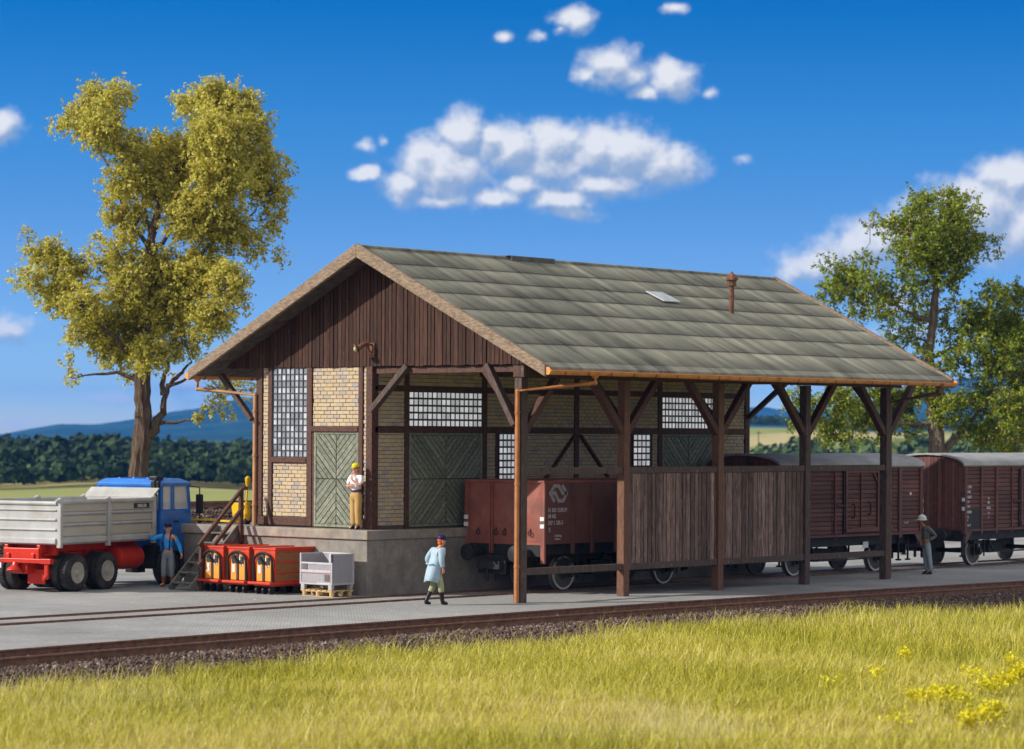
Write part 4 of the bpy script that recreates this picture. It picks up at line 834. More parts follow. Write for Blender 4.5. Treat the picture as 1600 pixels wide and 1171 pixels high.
# cab
cx0, cx1, hc = 4.02, 5.55, 1.12; zw0, zw1 = 2.16, 2.82; c = MB()
c.prism([(cx0, -hc, .95), (cx1, -hc, .95), (cx1 + .06, -hc, 1.5), (cx1, -hc, zw0), (cx0, -hc, zw0)], (0, 2 * hc, 0))
CAB = c.build('cab', 'truckblue', tr, bevel=.04)
def pillar(x, y, w, d, lean=0): 
    m = MB(); m.prism([(x - w / 2, y - d / 2, zw0 - .01), (x + w / 2, y - d / 2, zw0 - .01), (x + w / 2 - lean, y - d / 2, zw1 + .02), (x - w / 2 - lean, y - d / 2, zw1 + .02)], (0, d, 0)); m.build('cab_pillar', 'truckblue', CAB, bevel=.015)
for s in (-1, 1):
    y = s * (hc - .05); pillar(cx0 + .06, y, .13, .1); pillar(cx0 + .62, y, .15, .09); pillar(cx1 - .05, y, .11, .09, .10)
    g = MB(); g.box(cx0 + .1, cx1 - .06, y - .01, y + .01, zw0, zw1); g.build('side_window', 'cabglass', CAB)
m = MB(); m.box(cx0, cx0 + .07, -hc + .32, hc - .32, zw0 - .01, zw1 + .01); m.build('cab_back', 'truckblue', CAB)
g = MB(); g.box(cx0 + .03, cx0 + .045, -hc + .08, hc - .08, zw0, zw1); g.build('rear_window', 'cabglass', CAB)
g = MB(); g.prism([(cx1 - .02, -hc + .08, zw0), (cx1 - .005, -hc + .08, zw0), (cx1 - .11, -hc + .08, zw1), (cx1 - .125, -hc + .08, zw1)], (0, 2 * hc - .16, 0)); g.build('windscreen', 'cabglass', CAB)
r = MB(); 
def rl(x, y, z): return (x, y, z)
lo = [(cx0 - .02, -hc - .02), (cx1 - .05, -hc - .02), (cx1 - .05, hc + .02), (cx0 - .02, hc + .02)]; hi_ = [(cx0 + .12, -hc + .2), (cx1 - .32, -hc + .2), (cx1 - .32, hc - .2), (cx0 + .12, hc - .2)]
vs = [(x, y, zw1) for x, y in lo] + [(x, y, zw1 + .09) for x, y in lo] + [(x, y, zw1 + .22) for x, y in hi_]
r.add(vs, [(3, 2, 1, 0)] + [(i, (i + 1) % 4, 4 + (i + 1) % 4, 4 + i) for i in range(4)] + [(4 + i, 4 + (i + 1) % 4, 8 + (i + 1) % 4, 8 + i) for i in range(4)] + [(8, 9, 10, 11)])
for y in (-.5, 0, .5): r.box(cx0 + .2, cx1 - .4, y - .04, y + .04, zw1 + .215, zw1 + .245)
r.build('cab_roof', 'truckblue', CAB, bevel=.05)
m = MB(); m.box(cx0 - .06, cx0 + .28, -hc + .1, -hc + .38, zw1 + .18, zw1 + .3); m.box(cx0 - .1, cx0 + .05, -hc + .02, -hc + .3, zw1 - .1, zw1 + .16); m.tube([(cx0 - .08, -hc + .16, 1.1), (cx0 - .08, -hc + .16, zw1 + .2)], .06); m.build('air_intake', 'black', CAB, bevel=.03)
for s in (-1, 1):
    m = MB(); m.tube([(cx1 - .12, s * hc, zw1 + .0), (cx1 + .1, s * (hc + .22), zw1 - .05), (cx1 + .1, s * (hc + .22), zw0 - .45), (cx1 - .02, s * (hc + .02), zw0 - .42)], .02, 7); MI = m.build('mirror_arm', 'black', CAB)
    m = MB(); m.box(cx1 + .05, cx1 + .14, s * (hc + .22) - .12, s * (hc + .22) + .12, zw0 - .15, zw0 + .42); m.build('mirror', 'black', MI, bevel=.04)
    m = MB(); m.box(cx1 + .02, cx1 + .06, s * .8 - .16, s * .8 + .16, 1.12, 1.32); m.build('headlight', 'skylight', CAB, bevel=.02)
    m = MB(); m.box(cx0 + .65, cx0 + .85, s * hc - .01, s * hc + .025, 1.78, 1.83) if s > 0 else m.box(cx0 + .65, cx0 + .85, s * hc - .025, s * hc + .01, 1.78, 1.83); m.build('door_handle', 'black', CAB)
    m = MB(); m.box(cx0 + .5, cx0 + .9, s * .45 - .22, s * .45 + .22, 1.7, 1.95); m.prism([(cx0 + .42, s * .45 - .24, 1.7), (cx0 + .54, s * .45 - .24, 1.7), (cx0 + .44, s * .45 - .24, 2.5), (cx0 + .34, s * .45 - .24, 2.5)], (0, .48, 0)); m.build('seat', 'seat', CAB, bevel=.05)
    m = MB(); m.box(3.72, 4.0, s * .9 - .2, s * .9 + .2, .5, 1.15); m.prism([(3.7, s * .88 - .22, .85), (3.8, s * .88 - .22, 1.12), (4.9, s * .88 - .22, 1.12), (4.98, s * .88 - .22, .85), (4.85, s * .88 - .22, .95), (4.0, s * .88 - .22, 1.0)], (0, .44, 0)); m.box(5.0, 5.5, s * 1.0 - .1, s * 1.0 + .1, .35, .95); m.build('mudguard', 'black', tr, bevel=.02)
m = MB(); m.box(cx1 - .1, cx1 + .12, -hc, hc, .42, .8); m.build('front_bumper', 'truckblue', tr, bevel=.04)

# ================================================================ CARTS, CRATE, PALLET, JACK
LC, HC = 1.45, 1.20
def cart():
    t = thing('roll_cart', 'leftmost red roll cart with orange front, right beside the wooden steps', 'cart', (-2.05, 9.45, 0), 0, 'red roll carts in a row before the platform')
    b = MB(); b.box(-.22, LC, -.44, .44, .27, .34); b.box(-.05, LC, -.38, .38, .22, .27); b.build('base_plate', 'cartred', t, bevel=.015)
    for x in (.02, LC - .25):
        for y in (-.26, .0, .26) if x < .1 else (-.26, .26):
            w = MB(); w.lathe([(.04, -.035), (.105, -.03), (.105, .03), (.04, .035)], (x, y, .105), (0, 1, 0), 14); w.box(x - .03, x + .05, y - .05, y + .05, .17, .22); w.build('castor', 'black', t, smooth=True)
    f = MB(); f.box(0, .05, -.41, .41, .34, HC - .05); f.box(0.0, LC, -.41, .41, HC - .06, HC)
    for y in (-.41, .36):
        for z in (.34, .58, .85): f.box(.05, LC, y, y + .05, z, z + .05)
        f.box(LC - .05, LC, y, y + .05, .34, HC - .06)
    f.box(LC - .04, LC, -.36, .36, .34, HC - .06); f.build('body_frame', 'cartred', t, bevel=.012)
    l = MB(); l.box(-.02, LC + .06, -.44, .44, HC, HC + .05); l.box(-.02, LC + .06, -.44, -.38, HC + .05, HC + .075); l.box(-.02, LC + .06, .38, .44, HC + .05, HC + .075); l.build('lid', 'cartred', t, bevel=.012)
    for y in (-.385, .37): s = MB(); s.box(.05, LC - .05, y, y + .015, .38, HC - .06); s.build('side_infill', 'cartwood', t)
    o = MB(); o.prism([(-.012, -.27, .36), (-.012, .27, .36), (-.012, .27, .98), (-.012, .18, 1.09), (-.012, -.18, 1.09), (-.012, -.27, .98)], (-.02, 0, 0)); P = o.build('front_panel', 'cartorange', t)
    k = MB(); k.box(-.055, -.033, -.05, .04, .36, 1.08); k.box(-.06, -.033, .06, .22, .82, 1.03); k.box(-.06, -.033, -.23, -.07, .80, 1.0); k.build('control_box', 'panel_dark', P, bevel=.008)
    k = MB(); k.tube([(-.06, .08, .98), (-.12, .02, .92), (-.14, -.1, .82)], .028, 8); k.ball((-.07, .1, .98), .045, 8, 6); k.tube([(-.06, .02, .88), (-.12, .1, .80)], .02, 6); k.build('lever', 'black', P, smooth=True)
    k = MB(); k.box(-.045, -.034, .10, .21, .56, .78); k.box(-.066, -.061, -.13, -.09, .9, 1.0); k.box(-.045, -.034, -.22, -.1, .74, .79); k.build('paper_label', 'sticker', P)
    h = MB(); pts = [(-.05, -.36, .34), (-.06, -.36, .85)] + [(-.07, -.36 * math.cos(a), .85 + .28 * math.sin(a)) for a in np.linspace(.25, math.pi - .25, 8)] + [(-.06, .36, .85), (-.05, .36, .34)]
    h.tube(pts, .036, 9); h.build('handle_bar', 'black', t, smooth=True)
    return t
c1 = cart(); index_kids()
for y, lb in ((8.43, 'middle red roll cart with orange front, between the two other red carts'), (7.41, 'rightmost red roll cart with orange front and brown slatted side, beside the grey crate')):
    c = copy_tree(c1); c.location = (-2.05, y, 0); c['label'] = lb
cxr, cyr = -1.72, 5.16
pa = thing('pallet', 'pale wooden pallet on the paving under the grey steel crate', 'pallet', (cxr, cyr, 0))
for y in (.0, .51, 1.02):
    for x in (0, .33, .66): 
        m = MB(); m.tube([(x + .07, y + .075, 0.012), (x + .07, y + .075, .125)], [.062, .075], 10); m.build('block', 'palletwood', pa)
m = MB()
for x in (-.0, .33, .66): m.box(x, x + .14, 0, 1.17, .125, .15)
m.build('stringer_board', 'palletwood', pa)
m = MB()
for i in range(6): m.box(-.02, .82, .0 + i * .205, .145 + i * .205, .15, .175)
m.build('deck_board', 'palletwood', pa)
m = MB()
for x in (.02, .70): m.box(x, x + .1, .01, 1.16, 0, .012)
m.build('bottom_board', 'palletwood', pa)
cr = thing('mesh_crate', 'light grey open steel mesh crate standing on the wooden pallet', 'crate', (cxr - .03, cyr - .02, .175))
LX, LY, H = .86, 1.22, .98; m = MB()
for x in (.0, LX - .05):
    for y in (0, LY - .05): m.box(x, x + .05, y, y + .05, .14, H); 
for x in (0, LX - .05): m.box(x + .004, x + .046, .05, LY - .05, .14, .2); m.box(x + .004, x + .046, .05, LY - .05, H - (.30 if x == 0 else .05), H - (.24 if x == 0 else 0)) ; m.box(x + .004, x + .046, .05, LY - .05, .46, .53)
for y in (0, LY - .05): m.box(.05, LX - .05, y + .004, y + .046, .14, .2); m.box(.05, LX - .05, y + .004, y + .046, H - .05, H)
m.box(.05, LX - .05, .05, LY - .05, .15, .17); m.prism([(.0, 0.0, H - .24), (.05, 0, H - .24), (.05, .0, H), (0, 0, H)], (0, .12, 0)); m.build('frame', 'cratewhite', cr, bevel=.01)
for x in (.01, LX - .13):
    for y in (.02, LY - .17): m = MB(); m.prism([(x, y, .14), (x + .12, y, .14), (x + .10, y + .02, 0), (x + .02, y + .02, 0)], (0, .14, 0)); m.build('foot', 'cratewhite', cr, bevel=.015)
def wire(nm, P, u0, u1, v0, v1, n, k):
    m = MB()
    for i in range(n): u = u0 + (u1 - u0) * (i + .5) / n; m.beam(P(u, v0), P(u, v1), .012, .012)
    for j in range(k): v = v0 + (v1 - v0) * (j + .5) / k; m.beam(P(u0, v), P(u1, v), .012, .013)
    for j in (0, 1): pass
    m.build('wire_panel', 'cratemesh', cr)
    b = MB(); b.prism([P(u0, v0), P(u1, v0), P(u1, v1), P(u0, v1)], Vector(P(0, 0)) * 0 + (Vector((.015, 0, 0)) if abs(Vector(P(0, 0)).x - Vector(P(1, 0)).x) < 1e-6 else Vector((0, .015, 0)))); b.build('wire_backing', 'cratewhite', cr)
wire('', lambda u, v: (.02, u, v), .06, LY - .06, .20, .46, 22, 7); wire('', lambda u, v: (.02, u, v), .06, LY - .06, .53, H - .30, 22, 6)
wire('', lambda u, v: (u, .02, v), .06, LX - .06, .20, H - .05, 16, 20); wire('', lambda u, v: (LX - .035, u, v), .06, LY - .06, .20, H - .05, 20, 18); wire('', lambda u, v: (u, LY - .035, v), .06, LX - .06, .20, H - .05, 16, 18)
for (y0, y1, z0, z1) in ((LY - .28, LY - .10, .55, .70), (.10, .28, .25, .42)): m = MB(); m.box(-.004, .012, y0, y1, z0, z1); m.build('sign_plate', 'crateplate', cr)
m = MB(); m.box(-.006, .004, .05, LY - .05, .455, .475); m.box(-.006, .004, .05, .075, .2, .455); m.box(-.006, .004, .6, LY - .05, .2, .212); m.build('lacquer_edge', 'cratered', cr)
pj = thing('pallet_jack', 'yellow hand pallet jack parked on the platform at the top of the steps', 'pallet jack', (.55, 11.05, ZP - .006), 0)
m = MB()
for x in (-.17, .17): m.prism([(x - .075, .12, .05), (x + .075, .12, .05), (x + .065, 1.75, .07), (x - .065, 1.75, .07)], (0, 0, .05)); m.prism([(x - .06, 1.7, .06), (x + .06, 1.7, .06), (x + .02, 1.95, .05), (x - .02, 1.95, .05)], (0, 0, .04))
m.build('fork', 'yellow', pj, bevel=.01)
m = MB(); m.prism([(-.24, .12, .08), (-.24, .20, .5), (-.24, .10, .62), (-.24, -.12, .62), (-.24, -.10, .42), (-.24, .0, .1)], (.48, 0, 0)); m.tube([(0, -.16, .1), (0, -.18, .3), (0, -.15, .62)], [.10, .13, .08], 12); m.build('pump_head', 'yellow', pj, bevel=.02)
m = MB(); m.tube([(0, -.17, .55), (0, -.22, 1.1)], .026, 8); m.tube([(0, -.22, 1.08), (0, -.225, 1.18), (0, -.235, 1.32), (0, -.24, 1.38)], [.03, .07, .085, .04], 10); m.build('drawbar', 'yellow', pj, smooth=True)
for x in (-.17, .17): m = MB(); m.cyl((x - .05, 1.6, .045), (x + .05, 1.6, .045), .045); m.build('roller', 'black', pj)
m = MB(); m.cyl((-.1, -.16, .1), (.1, -.16, .1), .1); m.build('steer_wheel', 'black', pj)
# ================================================================ PEOPLE
def skin(verts, edges, sub=2, root=0):
    """verts: list of (co, radius or (rx, ry)); returns an evaluated skinned mesh"""
    me = bpy.data.meshes.new('tmp_skin'); me.from_pydata([v[0] for v in verts], edges, [])
    o = bpy.data.objects.new('tmp_skin', me); COL.objects.link(o); md = o.modifiers.new('s', 'SKIN'); md.use_smooth_shade = True; md.branch_smoothing = .3
    for i, v in enumerate(verts):
        r = v[1]; me.skin_vertices[0].data[i].radius = r if hasattr(r, '__len__') else (r, r); me.skin_vertices[0].data[i].use_root = (i == root)
    sb = o.modifiers.new('d', 'SUBSURF'); sb.levels = sub; sb.render_levels = sub
    dg = bpy.context.evaluated_depsgraph_get(); dg.update(); res = bpy.data.meshes.new_from_object(o.evaluated_get(dg)); bpy.data.objects.remove(o); return res
def join_mesh(me, mb, mats):
    """add extra pieces (eyes, ears, lips) to a skinned body mesh"""
    import bmesh
    b = bmesh.new(); b.from_mesh(me)
    for f in b.faces: f.material_index = 0; f.smooth = True
    vs = [b.verts.new(v) for v in mb.v]
    for f, mi in zip(mb.f, mb.m): q = b.faces.new([vs[i] for i in f]); q.material_index = mi; q.smooth = True
    b.to_mesh(me); b.free(); me.materials.clear()
    for m in mats: me.materials.append(M[m])
    return me
class Chain:
    def __init__(s): s.v = []; s.e = []
    def p(s, co, r, prev=None):
        s.v.append((tuple(co), r)); i = len(s.v) - 1
        if prev is not None: s.e.append((prev, i))
        return i
    def run(s, pts, prev=None):
        for co, r in pts: prev = s.p(co, r, prev)
        return prev
def person(label, loc, rz, P, skinmat, group=None, scale=1.0):
    """P: joints. local frame: +x the way the person faces, +y the person's left, z up"""
    t = thing('person', label, 'person', loc, rz); t.scale = (scale,) * 3
    V_ = lambda k: Vector(P[k]); c = Chain()
    pel = c.p(P['pelvis'], (.13, .11)); sp = c.p(P['spine'], (.125, .10), pel); ch = c.p(P['chest'], (.15, .105), sp); nb = c.p(P['neck'], (.065, .06), ch)
    hd = V_('head'); f = Vector(P.get('face', (1, 0, 0))).normalized(); lf = Vector((-f.y, f.x, 0)).normalized(); up = lf.cross(f) * -1
    if up.z < 0: up = -up
    n1 = c.p(V_('neck').lerp(hd - up * .08, .5) , (.056, .056), nb); jaw = c.p(hd - up * .065 + f * .02, (.066, .068), n1); mid = c.p(hd + up * .01, (.082, .094), jaw); cr = c.p(hd + up * .085 - f * .005, (.078, .086), mid)
    for s in ('L', 'R'):
        sh = c.p(P['shoulder' + s], .066, ch); el = c.p(P['elbow' + s], .044, sh); wr = c.p(P['wrist' + s], .030, el)
        w = V_('wrist' + s); hdv = (Vector(P['hand' + s]) - w).normalized(); pn = Vector(P.get('palm' + s, (0, -1 if s == 'L' else 1, 0))); pn = (pn - hdv * pn.dot(hdv)).normalized(); sd = hdv.cross(pn)
        pm = c.p(w + hdv * .055, (.040, .024), wr); curl = P.get('curl' + s, .5)
        for j in range(4):
            o = (j - 1.5) * .021; L = (.065, .078, .074, .058)[j]; b0_ = w + hdv * .09 + sd * o; d1 = (hdv * (1 - curl * .5) + pn * curl * .8).normalized(); d2 = (hdv * (1 - curl * 1.5) + pn * curl * 1.2).normalized()
            c.run([(b0_, .0105), (b0_ + d1 * L * .55, .0095), (b0_ + d1 * L * .55 + d2 * L * .5, .0075)], pm)
        k = 1 if s == 'L' else -1
        tb = w + hdv * .045 - sd * .035 * k; c.run([(tb, .013), (tb + (hdv * .6 - sd * k * .5 + pn * .4) * .045, .010)], pm)
    for s in ('L', 'R'):
        hp = c.p(P['hip' + s], (.095, .09), pel); kn = c.p(P['knee' + s], .06, hp); an = c.p(P['ankle' + s], .04, kn); c.p(P['toe' + s], .035, an)
    me = skin(c.v, c.e, 2)
    mb = MB(); e = hd + up * .012
    for s in (-1, 1):
        q = e + f * .078 + lf * s * .034; mb.ball(q, .014, 8, 6, 1); q2 = e + f * .088 + lf * s * .034; mb.ball(q2, .008, 6, 5, 2); q = e - f * .005 + lf * s * .092 - up * .01; mb.ball(q, (.022, .022, .032), 8, 6, 0)
    mb.add([e + f * .075 + lf * .02 - up * .035, e + f * .075 - lf * .02 - up * .035, e + f * .115 - up * .04, e + f * .08 + up * .008], [(0, 1, 2), (0, 2, 3), (1, 3, 2)], 0)
    m0 = e + f * .074 - up * .068; mb.beam(m0 - lf * .024, m0 + lf * .024, .02, .01, f, 3)
    join_mesh(me, mb, [skinmat, 'white', 'black', 'skin_red']); me.name = 'body'; link('body', me, t)
    return t
def garment(t, name, chain, mat, sub=2, label=None):
    me = skin(chain.v, chain.e, sub); me.name = name; me.materials.clear(); me.materials.append(M[mat])
    me.polygons.foreach_set('use_smooth', [True] * len(me.polygons)); return link(name, me, t, label=label)
def stand(**k):
    P = dict(pelvis=(0, 0, .98), spine=(0, 0, 1.16), chest=(0, 0, 1.36), neck=(.0, 0, 1.50), head=(.03, 0, 1.66), hipL=(0, .09, .93), kneeL=(.02, .11, .51), ankleL=(-.01, .12, .09), toeL=(.15, .14, .04),
             hipR=(0, -.09, .93), kneeR=(.02, -.11, .51), ankleR=(-.01, -.12, .09), toeR=(.15, -.14, .04), shoulderL=(0, .19, 1.44), elbowL=(-.02, .27, 1.16), wristL=(.06, .30, .92), handL=(.08, .30, .82),
             shoulderR=(0, -.19, 1.44), elbowR=(-.02, -.27, 1.16), wristR=(.06, -.30, .92), handR=(.08, -.30, .82)); P.update(k); return P
def lerp3(a, b, t): return tuple(x + (y - x) * t for x, y in zip(a, b))
def shirt_chain(P, r=1.0, sleeve=1.0, hem=None, arm=1.0):
    c = Chain(); hem = hem or lerp3(P['pelvis'], P['spine'], .15); a = c.p(hem, (.165 * r, .135 * r)); b = c.p(P['spine'], (.155 * r, .13 * r), a); d = c.p(P['chest'], (.175 * r, .13 * r), b); c.p(lerp3(P['chest'], P['neck'], .92), (.078, .074), d)
    for s in 'LR':
        sh = c.p(P['shoulder' + s], .083 * r, d); el = c.p(lerp3(P['shoulder' + s], P['elbow' + s], min(1, sleeve * 2)), .066 * arm, sh)
        if sleeve > .5: c.p(lerp3(P['elbow' + s], P['wrist' + s], .93), .050 * arm, el)
    return c
def trouser_chain(P, r=1.0, end=.95, flare=1.0):
    c = Chain(); w = c.p(lerp3(P['pelvis'], P['spine'], .35), (.155, .125)); a = c.p(P['pelvis'], (.165, .14), w)
    for s in 'LR':
        h = c.p(lerp3(P['hip' + s], P['knee' + s], .12), .115 * r, a); k = c.p(P['knee' + s], .088 * r, h); c.p(lerp3(P['knee' + s], P['ankle' + s], end), .075 * r * flare, k)
    return c
def shoes(t, P, mat, top=.0, nm='shoe'):
    for s in 'LR':
        c = Chain(); an = Vector(P['ankle' + s]); to = Vector(P['toe' + s]); kn = Vector(P['knee' + s]); d = (to - an); d.z = 0; d.normalize(); heel = an - d * .05; heel.z = an.z - .045
        if top: a = c.p(an.lerp(kn, top), (.070, .072)); b = c.p(an.lerp(kn, .3), .062, a); b = c.p(an, .056, b)
        else: b = c.p(an + Vector((0, 0, .03)), .052)
        m = c.p(an + d * .04 + Vector((0, 0, -.04)), (.05, .045), b); c.p(to + Vector((0, 0, .0)), (.045, .038), m); c.p(heel, (.045, .042), m)
        garment(t, nm, c, mat, 2)
def headgear(t, P, kind, mat, hair=None):
    hd = Vector(P['head']); f = Vector(P.get('face', (1, 0, 0))); f.z = 0; f.normalize(); lf = Vector((-f.y, f.x, 0))
    if hair:
        m = MB(); c = hd + Vector((0, 0, .045)) - f * .022; m.ball(c, (.098, .098, .092), 14, 9); m.ball(hd - f * .05 - Vector((0, 0, .03)), (.06, .075, .06), 10, 7); m.build('hair', hair, t, smooth=True)
    m = MB(); c = hd + Vector((0, 0, .085)) - f * .008
    if kind == 'cap':
        m.ball(c + Vector((0, 0, .02)), (.118, .118, .07), 16, 8); m.tube([c - Vector((0, 0, .03)), c + Vector((0, 0, .01))], [.104, .108], 16)
        m.prism([c + f * .07 + lf * .085 - Vector((0, 0, .025)), c + f * .16 + lf * .05 - Vector((0, 0, .045)), c + f * .16 - lf * .05 - Vector((0, 0, .045)), c + f * .07 - lf * .085 - Vector((0, 0, .025))], (0, 0, .012))
    elif kind == 'helmet':
        m.ball(c + Vector((0, 0, .0)), (.135, .13, .115), 18, 10); m.lathe([(.13, 0), (.165, -.012), (.165, -.024), (.12, -.02)], c - Vector((0, 0, .03)), (0, 0, 1), 20); m.tube([c + f * .12 + Vector((0, 0, .03)), c + Vector((0, 0, .12)), c - f * .12 + Vector((0, 0, .03))], .014, 6)
        m.prism([c + f * .1 + lf * .09 - Vector((0, 0, .045)), c + f * .2 + lf * .05 - Vector((0, 0, .06)), c + f * .2 - lf * .05 - Vector((0, 0, .06)), c + f * .1 - lf * .09 - Vector((0, 0, .045))], (0, 0, .014))
    m.build('helmet' if kind == 'helmet' else 'cap', mat, t, smooth=True)
# driver beside the truck
P = stand(head=(.035, .015, 1.655), face=(1, .25, -.05), elbowR=(.10, -.46, 1.33), wristR=(.16, -.47, 1.50), handR=(.17, -.46, 1.6), palmR=(1, .3, 0), curlR=1.0, shoulderR=(0, -.20, 1.45), elbowL=(-.01, .33, 1.18), wristL=(.06, .43, .93), handL=(.07, .45, .83), curlL=.8, kneeL=(.03, .12, .51), ankleL=(0, .135, .09), toeL=(.14, .18, .04), kneeR=(.03, -.11, .51), ankleR=(0, -.13, .09), toeR=(.14, -.17, .04))
t = person('person in blue shirt, braces and brown boots raising a fist beside the truck', (-1.46, 11.96, 0), R(208), P, 'skin')
garment(t, 'shirt', shirt_chain(P), 'shirt_blue'); garment(t, 'trousers', trouser_chain(P, 1.0, .62), 'trouser_grey'); shoes(t, P, 'boot_brown', .72, 'boot'); headgear(t, P, 'cap', 'cap_navy', 'hair_brown')
b = MB()
for s in (-1, 1): b.tube([(.125, s * .09, 1.03), (.150, s * .10, 1.2), (.142, s * .105, 1.38), (.06, s * .10, 1.515), (-.09, s * .08, 1.44), (-.14, s * .03, 1.2), (-.13, 0, 1.04)], .016, 6)
b.build('braces', 'strap', t)
# walker in the pale blue coat
P = stand(pelvis=(0, 0, .97), spine=(.03, 0, 1.15), chest=(.08, 0, 1.34), neck=(.14, 0, 1.47), head=(.20, -.02, 1.62), face=(1, -.25, -.1), shoulderL=(.08, .19, 1.42), shoulderR=(.08, -.19, 1.42), elbowL=(-.06, .30, 1.16), wristL=(.10, .27, .97), handL=(.15, .24, .9), elbowR=(.03, -.26, 1.15), wristR=(.08, -.26, .94), handR=(.10, -.25, .85),
          kneeL=(.03, .10, .51), ankleL=(-.20, .11, .10), toeL=(-.04, .12, .04), kneeR=(.12, -.10, .51), ankleR=(.17, -.10, .09), toeR=(.33, -.12, .04))
t = person('person in pale blue coat and black boots walking on the open paving', (-2.2, 1.0, 0), R(-14), P, 'skin_red')
c = shirt_chain(P, 1.12, 1.0, hem=(-.0, .0, .93), arm=1.2); o = garment(t, 'coat', c, 'coat')
m = MB(); n = 26; lev = [(1.30, (.07, 0), (.125, .20)), (1.16, (.035, 0), (.155, .195)), (1.02, (.0, .005), (.165, .20)), (.90, (-.02, .01), (.185, .215)), (.76, (-.05, .015), (.19, .21)), (.63, (-.08, .02), (.195, .205)), (.60, (-.08, .02), (.18, .19))]; vs = []
for z, (ox, oy), (ra, rb) in lev:
    for q in range(n):
        an = 2 * math.pi * q / n; fo = 1 + (.05 * math.sin(5 * an + 1) + .03 * math.sin(9 * an)) * min(1, (1.2 - z) * 2.2); vs.append((ox + ra * fo * math.cos(an), oy + rb * fo * math.sin(an), z + (.03 * math.sin(2 * an + .6) if z < .65 else 0)))
m.add(vs, [(a * n + q, a * n + (q + 1) % n, (a + 1) * n + (q + 1) % n, (a + 1) * n + q) for a in range(len(lev) - 1) for q in range(n)])
m.tube([(-.155, -.17, 1.06), (-.185, 0, 1.05), (-.15, .17, 1.06)], .02, 6)
join_mesh(o.data, m, ['coat'])
garment(t, 'trousers', trouser_chain(P, 1.0, .5), 'trouser_olive'); shoes(t, P, 'boot_black', .82, 'boot'); headgear(t, P, 'cap', 'cap_navy', 'hair_ginger')
# worker leaning at the door
P = stand(head=(.05, .02, 1.645), face=(1, .1, -.1), elbowL=(.13, .27, 1.20), wristL=(.23, .04, 1.36), handL=(.21, .0, 1.46), palmL=(-1, 0, 0), curlL=.6, elbowR=(.06, -.27, 1.17), wristR=(.22, -.03, 1.20), handR=(.23, .07, 1.21), palmR=(-1, 0, 0), kneeL=(.02, .08, .51), ankleL=(-.01, .085, .09), toeL=(.15, .10, .04), kneeR=(.03, -.08, .51), ankleR=(.0, -.085, .09), toeR=(.16, -.10, .04))
t = person('person in white shirt, ochre trousers and yellow cap standing on the platform', (-.30, 5.66, ZP), R(182), P, 'skin_red')
garment(t, 'shirt', shirt_chain(P, 1.0, .42, arm=1.15), 'shirt_white'); garment(t, 'trousers', trouser_chain(P, 1.12, .97, 1.12), 'trouser_tan'); shoes(t, P, 'boot_black'); headgear(t, P, 'cap', 'cap_yellow', 'hair_brown')
b = MB(); b.tube([(0, 0, 1.035), (0, 0, 1.075)], [.158, .156], 16); b.v = [(x * .86, y, z) for x, y, z in b.v]; b.build('belt', 'strap', t)
# shunter in white helmet
P = stand(pelvis=(.0, 0, .98), spine=(.02, 0, 1.17), chest=(.04, 0, 1.37), neck=(.10, 0, 1.50), head=(.15, 0, 1.65), shoulderL=(.03, .19, 1.45), shoulderR=(.03, -.19, 1.45), elbowL=(-.22, .27, 1.20), wristL=(.03, .27, 1.05), handL=(.12, .24, 1.0), elbowR=(-.16, -.28, 1.20), wristR=(.08, -.25, 1.03), handR=(.17, -.2, .98), kneeL=(-.06, .09, .51), ankleL=(-.13, .09, .09), toeL=(.04, .10, .04), kneeR=(.0, -.09, .51), ankleR=(-.06, -.09, .09), toeR=(.12, -.1, .04))
t = person('person in grey jacket and white helmet standing by the gap between the two goods vans', (20.61, .80, 0), R(140), P, 'skin_dark', scale=1.03)
garment(t, 'jacket', shirt_chain(P, 1.02), 'jacket'); garment(t, 'trousers', trouser_chain(P, 1.0, .97), 'trouser_light'); shoes(t, P, 'boot_black'); headgear(t, P, 'helmet', 'helmet', 'hair_brown')

